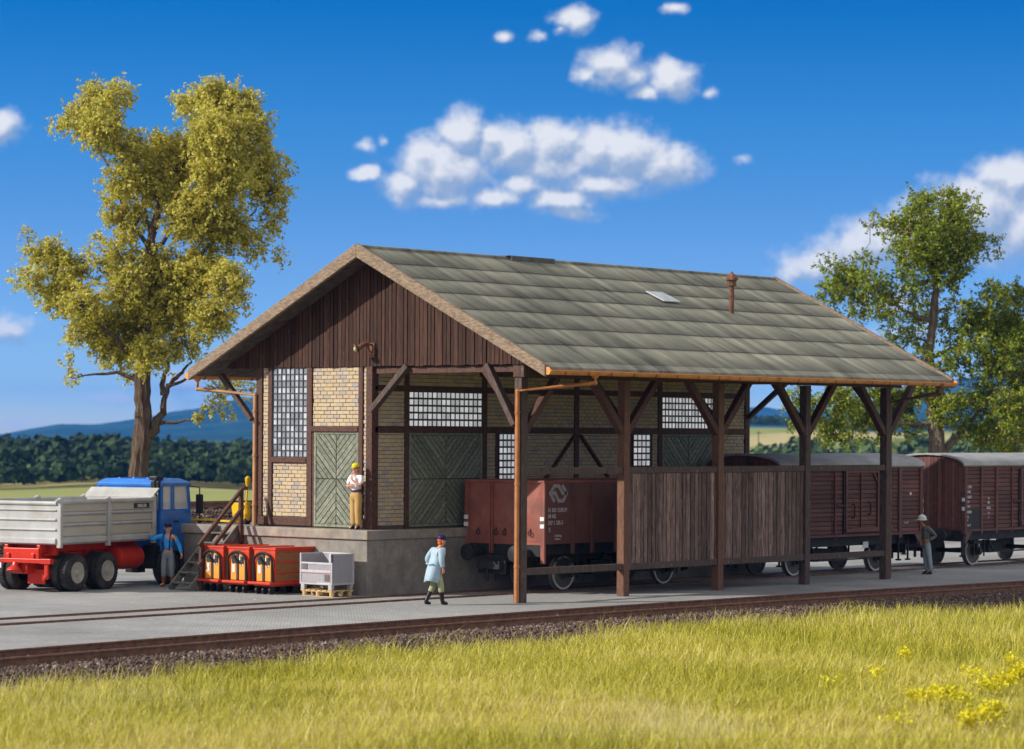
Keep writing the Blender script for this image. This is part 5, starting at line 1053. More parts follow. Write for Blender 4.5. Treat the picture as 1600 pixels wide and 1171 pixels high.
# ================================================================ TREES
def leaf_mesh(name, pts, nrm, size, mat):
    n = len(pts); q = rng.normal(size=(n, 3)); q /= np.linalg.norm(q, axis=1)[:, None]; b = nrm * .6 + q; b /= np.linalg.norm(b, axis=1)[:, None]
    t = np.cross(b, rng.normal(size=(n, 3))); t /= np.linalg.norm(t, axis=1)[:, None]; u = np.cross(b, t); s = rng.uniform(.6, 1.35, (n, 1)) * size
    V = np.stack([pts - t * s, pts + u * s * .55 + b * s * .18, pts + t * s, pts - u * s * .55 + b * s * .18], 1)
    return quick_mesh(name, V.reshape(-1, 3), np.arange(4 * n).reshape(n, 4), [mat])
def tree(label, depth, trunk, clumps, limbs, leafmat, bark, leaf, dens, base, thick=1.0, spread=.8, seed=1, fat=1.0):
    r_ = np.random.default_rng(seed); random.seed(seed); ppm = FPX / depth
    t = thing('tree', label, 'tree', base); B = Vector(base)
    def A(x, y, dd=0): return at(x, y, depth + dd) - B
    tp = [A(x, y) for x, y, r in trunk]; tr_ = [r * thick for _, _, r in trunk]; tp[0] = Vector((tp[0].x, tp[0].y, -.4))
    m = MB(); pts = [Vector(p) for p in tp]
    fine, rad = [], []
    for i in range(len(pts) - 1):
        for k in range(5): fine.append(pts[i].lerp(pts[i + 1], k / 5) + Vector((random.uniform(-1, 1), random.uniform(-1, 1), 0)) * .03); rad.append((tr_[i] + (tr_[i + 1] - tr_[i]) * k / 5) * random.uniform(.93, 1.07))
    fine.append(pts[-1]); rad.append(tr_[-1])
    n = 22; m.tube(fine, rad, n); 
    for k, v in enumerate(m.v):                                  # ridged bark
        j = k % n; i = k // n
        if i < len(fine): c = fine[i]; d = Vector(v) - c; m.v[k] = tuple(c + d * (1 + .10 * math.sin(j * 2.6 + i * .5) + .06 * math.sin(j * 5.3 - i * .9)))
    m.build('trunk', bark, t, smooth=True)
    br = MB(); P = []; Nn = []; SK = [(p, r) for p, r in zip(fine, rad)][3:]
    def limb(a, b, r0, r1, mid=None, n=9):
        c = mid if mid is not None else a.lerp(b, .5) + Vector((r_.normal(), r_.normal(), abs(r_.normal()) * .8)) * (b - a).length * .10
        L = []
        for k, s in enumerate(np.linspace(0, 1, n)): L.append(a.lerp(c, s).lerp(c.lerp(b, s), s) + (Vector(r_.normal(size=3)) * (b - a).length * .022 if 0 < k < n - 1 else Vector()))
        R_ = list(np.linspace(r0, r1, n)); br.tube(L, R_, 8); SK.extend(zip(L, R_))
    for x0, y0, mid, x1, y1, dd, r0 in limbs: limb(A(x0, y0), A(x1, y1, dd), r0, r0 * .35, A(mid[0], mid[1], dd * .5))
    CS = []
    for (x, y, rp, w) in clumps: CS.append((A(x, y, r_.normal() * spread * 1.3), rp * fat / ppm, w))
    CS.sort(key=lambda c: min((c[0] - p).length for p, _ in SK[:len(fine)]))
    for C, rr, w in CS:
        a, r0 = min(SK, key=lambda q: (q[0] - C).length + max(0, q[0].z - C.z + .2) * 1.2); limb(a, C, min(r0 * .7, .10), .016, None, 7)
        ns = max(18, int(dens * w * rr ** 2 * 140))
        for k in range(ns):                                       # twigs: short wandering strands with leaves along them
            d = Vector(r_.normal(size=3)); d.normalize(); d.z = d.z * .9 + .08; far = r_.random() < .06; ln = rr * (r_.uniform(.35, 1.0) ** .6) * (1.35 if far else 1.0)
            p = C + d * rr * r_.uniform(0, .3); steps = max(5, int(ln / .075)); q = [p.copy()]
            for s in range(steps):
                d = (d + Vector(r_.normal(size=3)) * .36 + Vector((0, 0, .02 if s < steps * .6 else -.10))).normalized(); p = p + d * (ln / steps); q.append(p.copy())
                if s > steps * .2:
                    for e in range(1 + int(r_.random() < .75) + int(r_.random() < .3)): P.append(p + Vector(r_.normal(size=3)) * .055); Nn.append(d + Vector((-.3, .2, .5)))
            if k % 6 == 0 or far: qq = q[::2] if len(q) > 4 else q; br.tube(qq, list(np.linspace(.015, .006, len(qq))), 4, caps=False)
    br.build('branches', bark, t, smooth=True)
    link('crown', leaf_mesh('crown', np.array(P), np.array(Nn), leaf, leafmat), t)
    print(label, len(P), 'leaves', len(br.f), 'branch faces'); return t
D1 = 112
b1 = at(214, 800, D1); b1.z = -.2
CL1 = [(150, 162, 38, 1), (185, 150, 30, 1), (120, 190, 33, .8), (88, 200, 18, .6), (160, 205, 45, 1), (205, 240, 40, 1), (190, 285, 36, .9), (175, 330, 30, .7), (255, 235, 38, 1), (245, 290, 55, 1), (290, 250, 50, 1), (300, 165, 34, 1), (335, 160, 42, 1), (375, 165, 36, 1), (390, 205, 40, 1), (340, 215, 55, 1), (400, 255, 45, 1), (345, 280, 60, 1), (420, 300, 38, 1), (445, 265, 20, .7), (425, 345, 30, .7), (440, 405, 20, .4),
       (300, 340, 55, 1), (210, 345, 40, .7), (190, 390, 35, .7), (350, 360, 50, .9), (395, 385, 32, .6), (250, 425, 50, .8), (165, 420, 30, .7), (200, 450, 45, 1), (310, 430, 55, 1), (355, 445, 42, .9), (265, 485, 55, 1), (330, 500, 42, 1), (215, 510, 48, 1), (160, 510, 42, 1), (375, 480, 20, .6), (75, 405, 36, 1), (105, 425, 40, 1), (50, 440, 28, .8), (25, 440, 18, .5), (95, 465, 38, 1), (130, 480, 40, 1), (42, 370, 14, .7), (48, 395, 18, .8), (150, 372, 14, .6), (140, 395, 16, .6), (130, 520, 32, .9), (180, 550, 38, 1), (235, 555, 40, .9), (290, 540, 34, .8), (105, 570, 16, .7), (115, 592, 14, .6), (200, 585, 18, .6), (345, 610, 22, .7), (370, 595, 22, .7), (330, 635, 18, .7), (355, 645, 16, .6), (385, 612, 16, .6), (310, 655, 9, .6)]
tree('large olive yellow tree with a ridged trunk behind the blue truck cab', D1, [(213, 810, .52), (217, 740, .40), (224, 660, .37), (222, 600, .35), (231, 520, .28), (237, 430, .24), (236, 370, .19), (255, 300, .13), (300, 235, .08), (320, 190, .05)], CL1,
     [(232, 680, (255, 650), 262, 600, 0, .22), (262, 604, (280, 590), 300, 566, -.5, .11), (255, 618, (250, 590), 280, 545, .5, .13), (262, 604, (310, 570), 360, 595, -1, .07), (225, 560, (170, 520), 110, 470, -1, .12), (236, 400, (200, 330), 150, 210, .5, .11), (236, 400, (270, 360), 350, 250, -.8, .11), (238, 385, (232, 340), 215, 260, .6, .08), (240, 430, (330, 400), 400, 330, .5, .09)], 'leaf1', 'bark', .074, .66, b1, seed=3, fat=1.22, thick=.88)
D2 = 124
b2 = at(1468, 800, D2); b2.z = -.3
CL2 = [(1440, 318, 28, .9), (1432, 345, 36, 1), (1480, 315, 28, .9), (1515, 325, 26, .6), (1490, 350, 40, 1), (1395, 360, 28, .6), (1365, 350, 20, .5), (1455, 385, 45, 1), (1505, 385, 38, 1), (1415, 400, 36, .7), (1545, 385, 24, .5), (1480, 425, 40, .9), (1350, 415, 26, .5), (1300, 420, 22, .6), (1325, 440, 36, 1), (1300, 460, 28, .8), (1365, 445, 32, .7), (1345, 480, 30, .8), (1385, 480, 30, .7), (1410, 450, 34, .6), (1420, 505, 26, .5), (1450, 455, 24, .6), (1400, 530, 24, .5), (1385, 500, 20, .6),
       (1555, 465, 30, .9), (1590, 470, 30, 1), (1530, 500, 36, 1), (1570, 515, 45, 1), (1600, 540, 45, 1), (1520, 540, 28, .8), (1560, 565, 42, 1), (1600, 600, 40, 1), (1500, 480, 24, .6), (1585, 640, 40, .9), (1615, 660, 40, .9), (1440, 555, 24, .7), (1425, 575, 18, .6), (1240, 630, 22, .8), (1225, 610, 14, .6), (1270, 640, 28, .9), (1310, 625, 34, 1), (1300, 670, 30, .9), (1345, 650, 36, 1), (1290, 690, 16, .7), (1240, 665, 12, .5), (1370, 610, 34, .9), (1400, 640, 38, 1), (1420, 670, 24, .7), (1450, 610, 36, .9), (1480, 640, 34, .9), (1520, 630, 30, .6), (1545, 675, 36, .9), (1580, 690, 34, .9), (1510, 670, 24, .6), (1375, 680, 20, .6), (1470, 500, 26, .6), (1495, 530, 28, .7), (1440, 490, 26, .6), (1475, 560, 26, .6), (1500, 575, 28, .7), (1430, 530, 24, .6), (1250, 600, 18, .6), (1330, 690, 20, .6), (1540, 620, 34, .8)]
tree('green leaved tree with open crown behind the goods vans at the end of the shed', D2, [(1469, 800, .50), (1466, 720, .42), (1462, 670, .38), (1457, 610, .27), (1452, 550, .22), (1460, 480, .18), (1464, 420, .12), (1455, 360, .06)], CL2,
     [(1468, 715, (1490, 690), 1530, 640, 0, .2), (1460, 660, (1420, 665), 1370, 660, -.8, .12), (1530, 640, (1560, 610), 1590, 560, .5, .1), (1452, 560, (1500, 545), 1545, 515, .4, .11), (1455, 500, (1400, 480), 1340, 450, -.5, .09), (1462, 430, (1440, 400), 1420, 350, .3, .07), (1455, 565, (1430, 580), 1320, 640, .6, .08), (1530, 640, (1560, 660), 1590, 690, .3, .09)], 'leaf2', 'bark2', .077, .52, b2, seed=5, fat=1.24, thick=.9)

# ================================================================ TERRAIN, HILLS, WOODS
def smooth(a, b, x): t = np.clip((x - a) / (b - a), 0, 1); return t * t * (3 - 2 * t)
def vnoise(x, seed=0):
    r_ = np.random.default_rng(seed); tab = r_.random(4096); i = np.floor(x).astype(int); f = x - i; f = f * f * (3 - 2 * f); return tab[i % 4096] * (1 - f) + tab[(i + 1) % 4096] * f
def land(az, r):
    """height above the paving; az = angle to the right of the view axis (rad)"""
    near = -.42 + 0 * r
    z = near - smooth(115, 650, r) * 7.0
    right = smooth(.05, .085, az)
    z = z + right * (smooth(500, 1500, r) * 14.5)
    z = z + smooth(300, 900, r) * 1.2 * np.sin(az * 60 + r * .006)
    z = z - right * smooth(1600, 2600, r) * 18
    return z
azs = np.concatenate([np.linspace(-1.5, -.3, 40), np.linspace(-.295, .295, 190), np.linspace(.3, 1.5, 40)]); rs = np.concatenate([[6, 20, 40, 60, 80, 100], np.geomspace(112, 4200, 70)])
AZ, RR = np.meshgrid(azs, rs); TX = CAM.x + RR * (FWD.x * np.cos(AZ) + RGT.x * np.sin(AZ)); TY = CAM.y + RR * (FWD.y * np.cos(AZ) + RGT.y * np.sin(AZ)); TZ = land(AZ, RR)
nA, nR = len(azs), len(rs); ii = np.arange((nR - 1) * (nA - 1)); ra, ca = ii // (nA - 1), ii % (nA - 1); F = np.stack([ra * nA + ca, ra * nA + ca + 1, (ra + 1) * nA + ca + 1, (ra + 1) * nA + ca], 1)
def land_mat():
    m, nt, b = new_mat('fields'); L = nt.links.new; g = N(nt, 'NewGeometry'); mp = N(nt, 'Mapping'); mp.inputs['Scale'].default_value = (.0022, .010, 0); mp.inputs['Rotation'].default_value = (0, 0, R(-50)); L(g.outputs['Position'], mp.inputs[0])
    vo = N(nt, 'TexVoronoi', Scale=1.0); vo.inputs['Randomness'].default_value = .85; L(mp.outputs[0], vo.inputs['Vector']); bw = N(nt, 'RGBToBW'); L(vo.outputs['Color'], bw.inputs[0])
    rp = N(nt, 'ValToRGB'); e = rp.color_ramp.elements; e[0].position = .15; e[0].color = (.17, .20, .055, 1); e[1].position = .85; e[1].color = (.40, .33, .14, 1)
    for p, c in ((.35, (.22, .24, .065)), (.5, (.27, .27, .085)), (.65, (.36, .31, .12))): x = e.new(p); x.color = rgba(c)
    L(bw.outputs[0], rp.inputs[0]); n1 = N(nt, 'TexNoise', Scale=.05, Detail=8, Roughness=.7); L(g.outputs['Position'], n1.inputs['Vector']); mr = N(nt, 'MapRange'); mr.inputs[1].default_value = .3; mr.inputs[2].default_value = .7; mr.inputs[3].default_value = .7; mr.inputs[4].default_value = 1.25; L(n1.outputs[0], mr.inputs[0])
    mx = N(nt, 'MixRGB', blend_type='MULTIPLY'); mx.inputs[0].default_value = 1; L(rp.outputs[0], mx.inputs[1]); L(mr.outputs[0], mx.inputs[2]); 
    dv = N(nt, 'VectorMath', operation='DISTANCE'); dv.inputs[1].default_value = tuple(CAM); L(g.outputs['Position'], dv.inputs[0]); m2 = N(nt, 'MapRange'); m2.inputs[1].default_value = 260; m2.inputs[2].default_value = 620; L(dv.outputs['Value'], m2.inputs[0])
    m3 = N(nt, 'MixRGB'); m3.inputs[1].default_value = (.26, .27, .085, 1); L(m2.outputs[0], m3.inputs[0]); L(mx.outputs[0], m3.inputs[2]); m4 = N(nt, 'MapRange'); m4.inputs[1].default_value = 1500; m4.inputs[2].default_value = 1800; L(dv.outputs['Value'], m4.inputs[0]); m5 = N(nt, 'MixRGB'); m5.inputs[2].default_value = (.045, .08, .045, 1); L(m4.outputs[0], m5.inputs[0]); L(m3.outputs[0], m5.inputs[1]); L(m5.outputs[0], b.inputs['Base Color']); b.inputs['Roughness'].default_value = .95; b.inputs['Specular IOR Level'].default_value = .1
    return m
M['land'] = land_mat()
link('ground', quick_mesh('ground', np.stack([TX, TY, TZ], -1).reshape(-1, 3), F, ['land'], True), kind='structure')
# hills: several ranges, each a long ridge with front and back slopes
def ridge(name, px_y, dist, depth_, seed, rough, mat):
    xs_, ys_ = zip(*px_y); xs_ = (-6500, -3500, -2000) + xs_ + (3200, 4500, 7000); e0, e1 = ys_[0], ys_[-1]; ys_ = (e0 + 14, e0 - 12, e0 + 8) + ys_ + (e1 - 10, e1 + 12, e1 - 5); a = np.linspace(-1.0, 1.0, 900); px = 800 + np.tan(a) * FPX; yy = np.interp(px, xs_, ys_); hz = 677.3 + (px - 800) * .00571
    top = CAM.z + (hz - yy) / FPX * dist / np.cos(a); top = top * (1 + rough * (vnoise(a * 300, seed) - .5) + rough * .6 * (vnoise(a * 900, seed + 1) - .5))
    rows = []
    for k, (fr, hh) in enumerate(((-1, -.02), (-.8, .10), (-.6, .28), (-.42, .48), (-.25, .70), (-.1, .90), (0, 1), (.3, .7), (1, -.05))):
        rr = dist + fr * depth_ * (1 + .25 * (vnoise(a * 70 + k * 7, seed + 3) - .5)) if k else dist + fr * depth_ + 0 * a
        h = top * hh * (1 + (.35 * (vnoise(a * 130 + k * 13, seed + 5) - .5) if 0 < k < 6 else 0)) - 12 * (1 - abs(hh))
        rows.append(np.stack([CAM.x + rr * (FWD.x * np.cos(a) + RGT.x * np.sin(a)), CAM.y + rr * (FWD.y * np.cos(a) + RGT.y * np.sin(a)), h], -1))
    V = np.array(rows); n = len(a); k = len(rows); ii = np.arange((k - 1) * (n - 1)); r0, c0 = ii // (n - 1), ii % (n - 1)
    link(name, quick_mesh(name, V.reshape(-1, 3), np.stack([r0 * n + c0, r0 * n + c0 + 1, (r0 + 1) * n + c0 + 1, (r0 + 1) * n + c0], 1), [mat], True), kind='structure')
M['hill'] = pmat('wooded hill', (.022, .06, .05), (.008, .03, .03), scale=.012, rough=1, spec=0, dirt=(.04, .08, .06), dscale=.003, detail=8)
ridge('hills', [(-900, 640), (-300, 672), (0, 679), (60, 668), (95, 663), (150, 664), (200, 657), (260, 648), (330, 634), (375, 624), (420, 618), (520, 612), (700, 630), (900, 650), (1100, 655), (1200, 652), (1400, 660), (2500, 650)], 6500, 2200, 11, .05, 'hill')
ridge('hills', [(-900, 690), (700, 690), (1000, 660), (1150, 641), (1190, 636), (1220, 640), (1300, 640), (1400, 618), (1470, 598), (1530, 590), (1580, 602), (1640, 615), (1800, 600), (2500, 640)], 7600, 2600, 21, .05, 'hill')
ridge('hills', [(-900, 686), (0, 690), (200, 690), (300, 682), (420, 672), (700, 676), (1100, 672), (1170, 664), (1250, 655), (1330, 663), (1480, 640), (1560, 634), (1650, 640), (2500, 660)], 4300, 900, 31, .08, 'hill')
# woods: trees as leaf clumps, one mass
def woods(name, n, azr, rr, hr, mat, seed, quad=.40, per=150):
    r_ = np.random.default_rng(seed); az = r_.uniform(*azr, n); rd = r_.uniform(*rr, n); h = r_.uniform(*hr, n); z0 = land(az, rd)
    cx, cy = CAM.x + rd * (FWD.x * np.cos(az) + RGT.x * np.sin(az)), CAM.y + rd * (FWD.y * np.cos(az) + RGT.y * np.sin(az))
    d = r_.normal(size=(n, per, 3)); d /= np.linalg.norm(d, axis=2)[..., None]; d[..., 2] = np.abs(d[..., 2]) * 1.2 - .35; lump = 1 + .25 * np.sin(d[..., 0] * 5 + az[:, None] * 999) * np.cos(d[..., 1] * 5)
    w = h * r_.uniform(.42, .62, n); rad = r_.uniform(.75, 1.05, (n, per)) * lump
    P = np.stack([cx[:, None] + d[..., 0] * w[:, None] * rad, cy[:, None] + d[..., 1] * w[:, None] * rad, (z0 + h * .5)[:, None] + d[..., 2] * (h * .5)[:, None] * rad], -1).reshape(-1, 3); Nn = d.reshape(-1, 3)
    s = np.repeat(h, per)[:, None] * quad * .25; q = r_.normal(size=P.shape) * .5 + Nn; q /= np.linalg.norm(q, axis=1)[:, None]; t = np.cross(q, r_.normal(size=P.shape)); t /= np.linalg.norm(t, axis=1)[:, None]; u = np.cross(q, t)
    V = np.stack([P - t * s, P - u * s, P + t * s, P + u * s], 1).reshape(-1, 3); return link(name, quick_mesh(name, V, np.arange(len(V)).reshape(-1, 4), [mat]), kind='stuff')
woods('woodland', 520, (-.30, -.06), (600, 800), (4.5, 10.5), 'forestleaf', 41)
woods('woodland', 34, (-.135, -.085), (555, 600), (3.5, 8.5), 'hedgeleaf', 47)
woods('woodland', 14, (-.19, -.15), (550, 590), (3, 6), 'hedgeleaf', 48)
woods('woodland', 150, (-.30, -.06), (545, 590), (4, 7), 'forestleaf', 42)
woods('far_woods', 420, (.05, .30), (1480, 1600), (4.5, 7.5), 'forestleaf', 43)
for k_, (a_, w_, n_) in enumerate(((.100, .010, 9), (.122, .006, 6), (.140, .012, 12), (.162, .008, 8), (.185, .014, 14), (.21, .02, 14), (.25, .02, 14))): woods('hedge_trees', n_, (a_ - w_, a_ + w_), (600, 700), (6.5, 11.5), 'hedgeleaf', 44 + k_)
woods('far_woods', 400, (-.32, .06), (900, 1100), (7, 9.5), 'forestleaf', 45)
# farmhouse, mast and a small white tower far off
p = at(1214, 706, 900); hse = thing('farmhouse', 'tiny white farmhouse in the far fields seen beyond the shed end', 'house', (p.x, p.y, land(np.array([math.atan2((p - CAM).dot(RGT), (p - CAM).dot(FWD))]), np.array([900.]))[0]), YAW - .5)
zl = (p.z - hse.location.z); m = MB(); m.box(-1.4, 1.4, -2.0, 2.0, -1, zl + .9); m.build('wall', 'housewhite', hse); m = MB(); m.prism([(-1.6, -2.1, zl + .85), (1.6, -2.1, zl + .85), (0, -2.1, zl + 2.1)], (0, 4.2, 0)); m.build('roof', 'houseroof', hse)
m = MB(); m.box(-1.43, -1.40, -.6, -.2, zl - .5, zl + .2); m.box(-1.43, -1.4, .5, .9, zl - .5, zl + .2); m.build('window', 'crateplate', hse)
p = at(1185, 708, 700); ms = thing('utility_pole', 'thin dark pole in the far fields beside the white farmhouse', 'pole', (p.x, p.y, p.z - 1)); m = MB(); m.cyl((0, 0, -2), (0, 0, 6.6), .16, .1, 6); m.build('pole', 'timber', ms); m = MB(); m.beam((-.6, .6, 6.0), (.6, -.6, 6.0), .12, .15); m.build('crossarm', 'timber', ms)
p = at(131, 697, 1150); tw = thing('white_tower', 'tiny white tower above the dark woodland left of the trunk', 'tower', (p.x, p.y, -3)); m = MB(); m.cyl((0, 0, -3), (0, 0, p.z + 3.0), .7, .6, 10); m.build('shaft', 'housewhite', tw); m = MB(); m.lathe([(.9, 0), (1.5, .8), (1.5, 1.8), (.3, 2.6)], (0, 0, p.z + 3), (0, 0, 1), 12); m.build('tank', 'housewhite', tw)

# ================================================================ GRASS IN FRONT
mb = grid(-48, 45, -46, -6.9, 120, 60, lambda x, y: -.40 + .05 * math.sin(x * .7) * math.cos(y * .6) - .25 * max(0, y + 9.4 if y > -9.4 else 0)); mb.build('meadow_soil', 'soil', kind='structure')
def soil_z(x, y): return -.38 + .05 * np.sin(x * .7) * np.cos(y * .6)
def blades(n, seed, hlo, hhi, wid):
    r_ = np.random.default_rng(seed); out = []
    # sample the part of the meadow near the view
    dep = 1 / r_.uniform(1 / 74, 1 / 36, n); lat = r_.uniform(-.275, .275, n) * dep
    x = CAM.x + FWD.x * dep + RGT.x * lat; y = CAM.y + FWD.y * dep + RGT.y * lat; edge = -6.15 + bend(x) - 1.0 * smooth(-5, -20, x) + .3 * np.sin(x * 1.3) + .25 * np.sin(x * 3.1 + 1) + .2 * np.sin(x * .37)
    clump = (vnoise(x * 1.3 + y * .7, seed + 1) + vnoise(y * 1.7 - x * .5, seed + 2)) / 2; k = (y < edge - .0) & (y > -48) & (x > -50) & (x < 46) & (r_.random(n) < .35 + clump)
    k2 = (y < edge + .9) & (y >= edge) & (r_.random(n) < .12); k = k | k2; x, y, cl = x[k], y[k], clump[k]; n = len(x)
    h = r_.uniform(hlo, hhi, n) * (.65 + .6 * cl); ang = r_.uniform(0, 6.283, n); lean = np.abs(r_.normal(0, .45, n)) + .12; dx, dy = np.cos(ang) * lean, np.sin(ang) * lean; wa = ang + 1.57 + r_.normal(0, .5, n); wx, wy = np.cos(wa) * wid / 2, np.sin(wa) * wid / 2; z = soil_z(x, y)
    c = lambda f, l, w: (np.stack([x + dx * h * l - wx * w, y + dy * h * l - wy * w, z + h * f], -1), np.stack([x + dx * h * l + wx * w, y + dy * h * l + wy * w, z + h * f], -1))
    a0, a1 = c(-.05, 0, 1); b0, b1 = c(.5, .35, .85); t0, t1 = c(.85 , 1.0, .2)
    V = np.stack([a0, a1, b0, b1, t0, t1], 1); i = np.arange(n)[:, None] * 6; F = np.concatenate([i + np.array([[0, 1, 3, 2]]), i + np.array([[2, 3, 5, 4]])], 1).reshape(-1, 4)
    return V.reshape(-1, 3), F
Va, Fa = blades(470000, 61, .15, .44, .015); Vb, Fb = blades(20000, 77, .45, .72, .011); V = np.concatenate([Va, Vb]); F = np.concatenate([Fa, Fb + len(Va)]); link('grass', quick_mesh('grass', V, F, ['grass']), kind='stuff')
print('grass faces', len(F))
# bleached tuft patch
def tuft(cx, cy, sx, sy, n, seed):
    r_ = np.random.default_rng(seed); c = on_z(cx, cy, -.3); k = (c - CAM).length / FPX; u_, v_ = r_.normal(size=n) * sx * k, r_.normal(size=n) * sy
    x, y = c.x + RGT.x * u_ + FWD.x * v_, c.y + RGT.y * u_ + FWD.y * v_; h = r_.uniform(.2, .5, n); a = r_.uniform(0, 6.28, n); l = np.abs(r_.normal(0, .4, n)) + .1; wa = a + 1.57; w = .009; z = soil_z(x, y)
    P0 = np.stack([x - np.cos(wa) * w, y - np.sin(wa) * w, z - .03], -1); P1 = np.stack([x + np.cos(wa) * w, y + np.sin(wa) * w, z - .03], -1); P2 = np.stack([x + np.cos(a) * l * h * .4 + np.cos(wa) * w * .8, y + np.sin(a) * l * h * .4 + np.sin(wa) * w * .8, z + h * .6], -1); P3 = np.stack([x + np.cos(a) * l * h, y + np.sin(a) * l * h, z + h * .9], -1)
    return np.stack([P0, P1, P3], 1).reshape(-1, 3), np.arange(3 * n).reshape(n, 3)
Vd, Fd = [], []; o_ = 0
for args in ((1060, 1150, 55, 1.3, 3600, 91), (1000, 1128, 40, .8, 1100, 92), (880, 1165, 60, .8, 1000, 93), (150, 1110, 150, 2.2, 3000, 94), (430, 1160, 200, 1.8, 3000, 95), (1450, 985, 130, 1.6, 700, 96)):
    v_, f_ = tuft(*args); Vd.append(v_); Fd.append(f_ + o_); o_ += len(v_)
link('dry_grass', quick_mesh('dry_grass', np.concatenate(Vd), np.concatenate(Fd), ['dry']), kind='stuff')
# yellow flower clumps
Pf = []
for (x, y, rx, n) in ((1425, 1085, 12, 60), (1450, 1090, 22, 190), (1475, 1082, 24, 220), (1500, 1090, 14, 90), (1530, 1118, 24, 200), (1550, 1108, 18, 150), (1510, 1125, 12, 70), (1545, 1068, 22, 110), (1570, 1060, 18, 110), (1590, 1052, 16, 150), (1598, 1045, 14, 120), (1520, 1050, 26, 70), (1415, 1018, 10, 45), (1370, 1045, 12, 30), (1580, 1030, 12, 50), (1300, 1060, 18, 14), (1400, 1120, 22, 25)):
    n = int(n * 2.6); c = on_z(x, y + 4, -.05); s = rx * c.length * 0 + rx * (c - CAM).length / FPX
    q = rng.normal(size=(n, 3)); Pf.append(np.array(c) + q * np.array([s * .55, s * .55, .07]) + np.array([0, 0, .03]))
Pf = np.concatenate(Pf); Pf[:, 2] = np.clip(Pf[:, 2], -.2, .22); Nf = np.tile([0, 0, 1.5], (len(Pf), 1)); fl = link('yellow_flowers', leaf_mesh('yellow_flowers', Pf, Nf, .036, 'flower'), kind='stuff')

# ================================================================ LIGHT, SKY, CAMERA
SUNDIR = Vector((-1, .70, .68)).normalized()
su = bpy.data.lights.new('sun', 'SUN'); su.energy = 5.0; su.angle = R(.6); su.color = (1, .955, .88); so = bpy.data.objects.new('sun', su); COL.objects.link(so); so.rotation_euler = (-SUNDIR).to_track_quat('-Z', 'Y').to_euler()
wd = bpy.data.worlds.new('World'); S.world = wd; wd.use_nodes = True; nt = wd.node_tree; nt.nodes.clear(); L = nt.links.new
out = N(nt, 'OutputWorld'); sky = N(nt, 'TexSky'); sky.sky_type = 'NISHITA'; sky.sun_disc = False; sky.sun_elevation = math.asin(SUNDIR.z); sky.sun_rotation = math.atan2(SUNDIR.x, SUNDIR.y); sky.air_density = 1.0; sky.dust_density = .2; sky.ozone_density = 1.6; sky.altitude = 300
tc = N(nt, 'TexCoord'); sv = N(nt, 'VectorMath', operation='MULTIPLY'); sv.inputs[1].default_value = (1, 1, 4.2); L(tc.outputs['Generated'], sv.inputs[0]); sn = N(nt, 'VectorMath', operation='NORMALIZE'); L(sv.outputs[0], sn.inputs[0]); L(sn.outputs[0], sky.inputs[0])
hs = N(nt, 'HueSaturation'); hs.inputs['Saturation'].default_value = SKYSAT; hs.inputs['Value'].default_value = 1.0; L(sky.outputs[0], hs.inputs['Color'])
def dot(v): n = N(nt, 'VectorMath', operation='DOT_PRODUCT'); n.inputs[1].default_value = tuple(v); L(tc.outputs['Generated'], n.inputs[0]); return n.outputs['Value']
def mth(op, a, b=None, c=None):
    n = N(nt, 'Math', operation=op)
    for i, x in enumerate((a, b, c)):
        if x is None: continue
        if isinstance(x, (int, float)): n.inputs[i].default_value = x
        else: L(x, n.inputs[i])
    return n.outputs[0]
K = FPX / 100
az = mth('MULTIPLY', mth('ARCTAN2', dot(RGT), dot(FWD)), K); el = mth('MULTIPLY', mth('ARCSINE', dot(UP)), K)
er = N(nt, 'MapRange'); er.inputs[1].default_value = 0; er.inputs[2].default_value = 16; L(el, er.inputs[0]); tr2 = N(nt, 'ValToRGB'); te = tr2.color_ramp.elements
SKYTINT = [(0, (1.35, 1.42, 1.40)), (.7, (1.15, 1.22, 1.36)), (2.8, (1.15, 1.36, 1.58)), (4.8, (.5, 1.36, 1.76)), (6.6, (.02, 1.08, 1.68)), (9, (.02, 1.0, 1.6)), (14, (1.2, 1.3, 1.3))]
te[0].position = 0; te[0].color = rgba(SKYTINT[0][1]); te[1].position = 1; te[1].color = rgba(SKYTINT[-1][1])
for p_, c_ in SKYTINT[1:-1]: x_ = te.new(p_ / 16); x_.color = rgba(c_)
L(er.outputs[0], tr2.inputs[0]); tm = N(nt, 'VectorMath', operation='MULTIPLY'); L(hs.outputs[0], tm.inputs[0]); L(tr2.outputs[0], tm.inputs[1])
bg = N(nt, 'Background', Strength=SKYSTR); L(tm.outputs[0], bg.inputs[0])
cb = N(nt, 'CombineXYZ'); L(az, cb.inputs[0]); L(el, cb.inputs[1]); base = cb.outputs[0]
def fbm(vec, scale, det, rough=.62): n = N(nt, 'TexNoise', Scale=scale, Detail=det, Roughness=rough); L(vec, n.inputs['Vector']); return n
wn = fbm(base, 1.6, 3); wv = N(nt, 'VectorMath', operation='MULTIPLY_ADD'); L(wn.outputs['Color'], wv.inputs[0]); wv.inputs[1].default_value = (.34, .28, 0); 
sb = N(nt, 'VectorMath', operation='ADD'); sb.inputs[1].default_value = (-.17, -.14, 0); L(base, sb.inputs[0]); L(sb.outputs[0], wv.inputs[2]); P_ = wv.outputs[0]
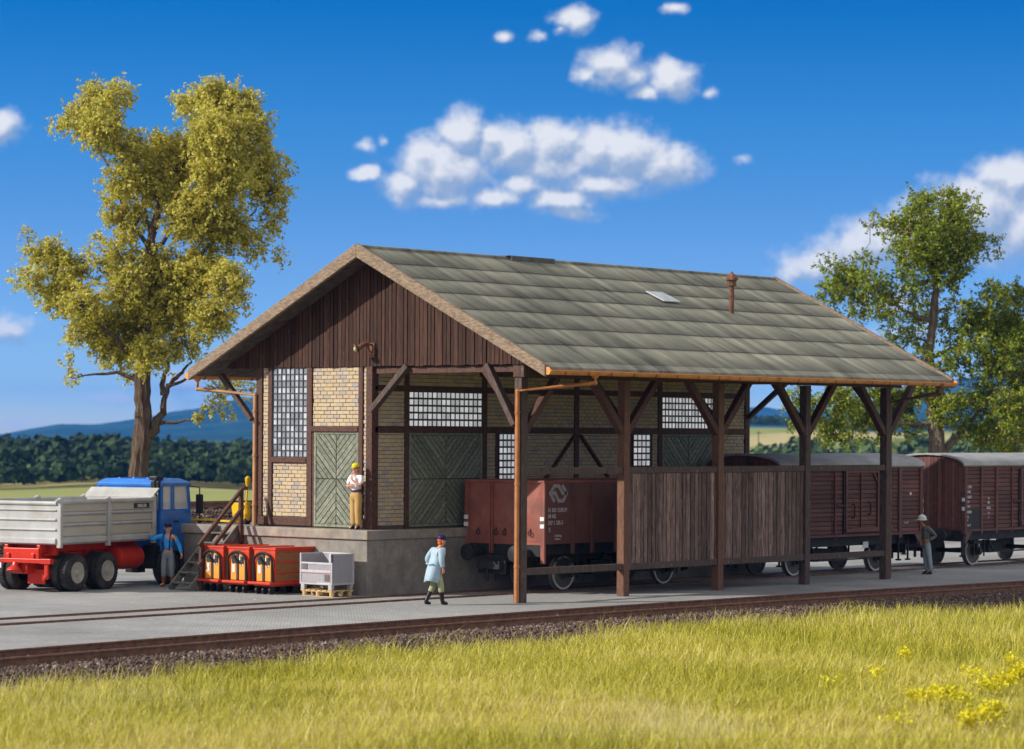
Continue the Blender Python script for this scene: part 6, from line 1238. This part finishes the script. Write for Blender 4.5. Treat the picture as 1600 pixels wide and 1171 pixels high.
CLOUDS = [(690, 268, 78, 52, 1), (635, 290, 42, 30, .9), (722, 212, 36, 42, 1), (665, 245, 40, 34, .9), (800, 232, 60, 44, 1), (770, 215, 30, 28, 1), (862, 228, 52, 40, 1), (865, 262, 70, 34, .8), (930, 235, 60, 44, 1), (975, 240, 70, 52, 1), (1035, 258, 66, 36, .95), (940, 285, 110, 26, .8), (775, 308, 52, 18, .9), (880, 314, 62, 20, .9), (820, 290, 40, 22, .75), (690, 316, 60, 14, .7), (895, 334, 46, 13, .75),
          (575, 274, 24, 13, .9), (570, 228, 14, 10, .45), (605, 222, 10, 9, .4), (955, 100, 46, 32, .9), (985, 118, 40, 24, .8), (920, 118, 26, 18, .7), (1045, 122, 46, 28, .9), (1005, 143, 26, 14, .75), (1110, 146, 10, 9, .4), (896, 32, 36, 20, .8), (875, 50, 14, 9, .5), (785, 58, 17, 10, .7), (843, 58, 15, 8, .5), (1055, 14, 22, 9, .55),
          (2, 198, 34, 30, .9), (20, 515, 38, 20, .75), (10, 500, 20, 14, .5), (165, 622, 44, 10, .55), (280, 600, 60, 22, .5), (330, 632, 50, 12, .5), (20, 664, 40, 10, .5), (300, 640, 30, 10, .4),
          (1290, 415, 75, 34, .8), (1360, 385, 90, 46, .9), (1440, 365, 90, 52, .9), (1530, 330, 90, 62, 1), (1590, 280, 70, 44, 1), (1600, 350, 90, 70, .9), (1480, 310, 40, 22, .5), (1240, 430, 40, 20, .6), (1400, 470, 70, 22, .4), (1410, 520, 60, 20, .45), (1165, 250, 15, 8, .4), (1560, 600, 80, 14, .4), (1700, 330, 120, 80, .9), (-120, 240, 80, 40, .9)]
def density(off):
    s0 = N(nt, 'VectorMath', operation='ADD'); s0.inputs[1].default_value = off; L(P_, s0.inputs[0]); acc = None
    for (cx, cy, rx, ry, w) in CLOUDS:
        d = ray(cx, cy).normalized(); a = math.atan2(d.dot(RGT), d.dot(FWD)) * K; e = math.asin(d.z) * K
        s = N(nt, 'VectorMath', operation='SUBTRACT'); s.inputs[1].default_value = (a, e, 0); L(s0.outputs[0], s.inputs[0]); q = N(nt, 'VectorMath', operation='MULTIPLY'); q.inputs[1].default_value = (100 / rx, 100 / ry, 0); L(s.outputs[0], q.inputs[0]); dd = N(nt, 'VectorMath', operation='LENGTH'); L(q.outputs[0], dd.inputs[0])
        v = mth('MULTIPLY', mth('SUBTRACT', 1.22, dd.outputs['Value']), w); acc = v if acc is None else mth('SMOOTH_MAX', acc, v, .22)
    sn_ = N(nt, 'VectorMath', operation='ADD'); sn_.inputs[1].default_value = off; L(base, sn_.inputs[0]); n = fbm(sn_.outputs[0], 2.4, 8, .57)
    return mth('ADD', acc, mth('MULTIPLY_ADD', n.outputs[0], 1.25, -.64))
dens = density((0, 0, 0)); dup = density((-.10, .20, 0))
mr = N(nt, 'MapRange', interpolation_type='SMOOTHSTEP'); mr.inputs[1].default_value = -.10; mr.inputs[2].default_value = .72; L(dens, mr.inputs[0])
fw = dot(FWD); up_ = mth('GREATER_THAN', fw, .2); mask = mth('MULTIPLY', mth('MULTIPLY', mr.outputs[0], .95), up_)
lit = mth('ADD', mth('MULTIPLY', mth('SUBTRACT', dens, dup), 1.15), mth('MULTIPLY_ADD', dens, .07, .42))
# unseen white sky fill overhead and behind the viewer, added to lighten the shade
hm_ = N(nt, 'MapRange', interpolation_type='SMOOTHSTEP'); hm_.inputs[1].default_value = 9.5; hm_.inputs[2].default_value = 17; hm_.inputs[4].default_value = SKYFILL; L(el, hm_.inputs[0])
bk = N(nt, 'MapRange', interpolation_type='SMOOTHSTEP'); bk.inputs[1].default_value = .75; bk.inputs[2].default_value = .35; bk.inputs[3].default_value = 0; bk.inputs[4].default_value = SKYFILL + .38; L(fw, bk.inputs[0])
cover = mth('MAXIMUM', hm_.outputs[0], bk.outputs[0]); mask = mth('MAXIMUM', mask, cover); lit = mth('MAXIMUM', lit, mth('MULTIPLY', cover, 1.25))
cl = N(nt, 'ValToRGB'); cl.color_ramp.elements[0].position = .12; cl.color_ramp.elements[0].color = (.36, .47, .66, 1); cl.color_ramp.elements[1].position = .9; cl.color_ramp.elements[1].color = (.95, .95, .96, 1); x_ = cl.color_ramp.elements.new(.5); x_.color = (.60, .66, .77, 1); L(lit, cl.inputs[0])
b2_ = N(nt, 'Background', Strength=.88); L(cl.outputs[0], b2_.inputs[0]); mxs = N(nt, 'MixShader'); L(mask, mxs.inputs[0]); L(bg.outputs[0], mxs.inputs[1]); L(b2_.outputs[0], mxs.inputs[2]); L(mxs.outputs[0], out.inputs[0])
if HAZE:
    hm = bpy.data.materials.new('haze'); hm.use_nodes = True; h = hm.node_tree; h.nodes.clear(); o_ = N(h, 'OutputMaterial'); pv = N(h, 'VolumePrincipled'); pv.inputs['Color'].default_value = (.07, .34, 1, 1); pv.inputs['Density'].default_value = HAZE; pv.inputs['Anisotropy'].default_value = 0; h.links.new(pv.outputs[0], o_.inputs['Volume'])
    mb = MB(); mb.box(-3500, 11500, -7000, 11500, -45, 230); me = bpy.data.meshes.new('haze'); me.from_pydata(mb.v, [], mb.f); me.materials.append(hm); hz = link('haze', me, kind='stuff'); hz.display_type = 'WIRE'
    S.cycles.volume_bounces = 0
S.view_settings.view_transform = 'Standard'; S.view_settings.look = 'None'; S.view_settings.gamma = 1; S.view_settings.exposure = EXPO
cam = bpy.data.cameras.new('camera'); co = bpy.data.objects.new('camera', cam); COL.objects.link(co); S.camera = co
cam.sensor_width = 36; cam.lens = FPX / 1600 * 36; cam.shift_y = (PY - 585.5) / 1600; cam.clip_end = 40000; cam.clip_start = 1
mw = Matrix((RGT, UP, -FWD)).transposed().to_4x4(); mw = mw @ Matrix.Rotation(ROLL, 4, 'Z'); mw.translation = CAM; co.matrix_world = mw
cam.dof.use_dof = True; cam.dof.focus_distance = 74; cam.dof.aperture_fstop = cam.lens / 1000 / .075
S.cycles.max_bounces = 6; S.cycles.transparent_max_bounces = 16
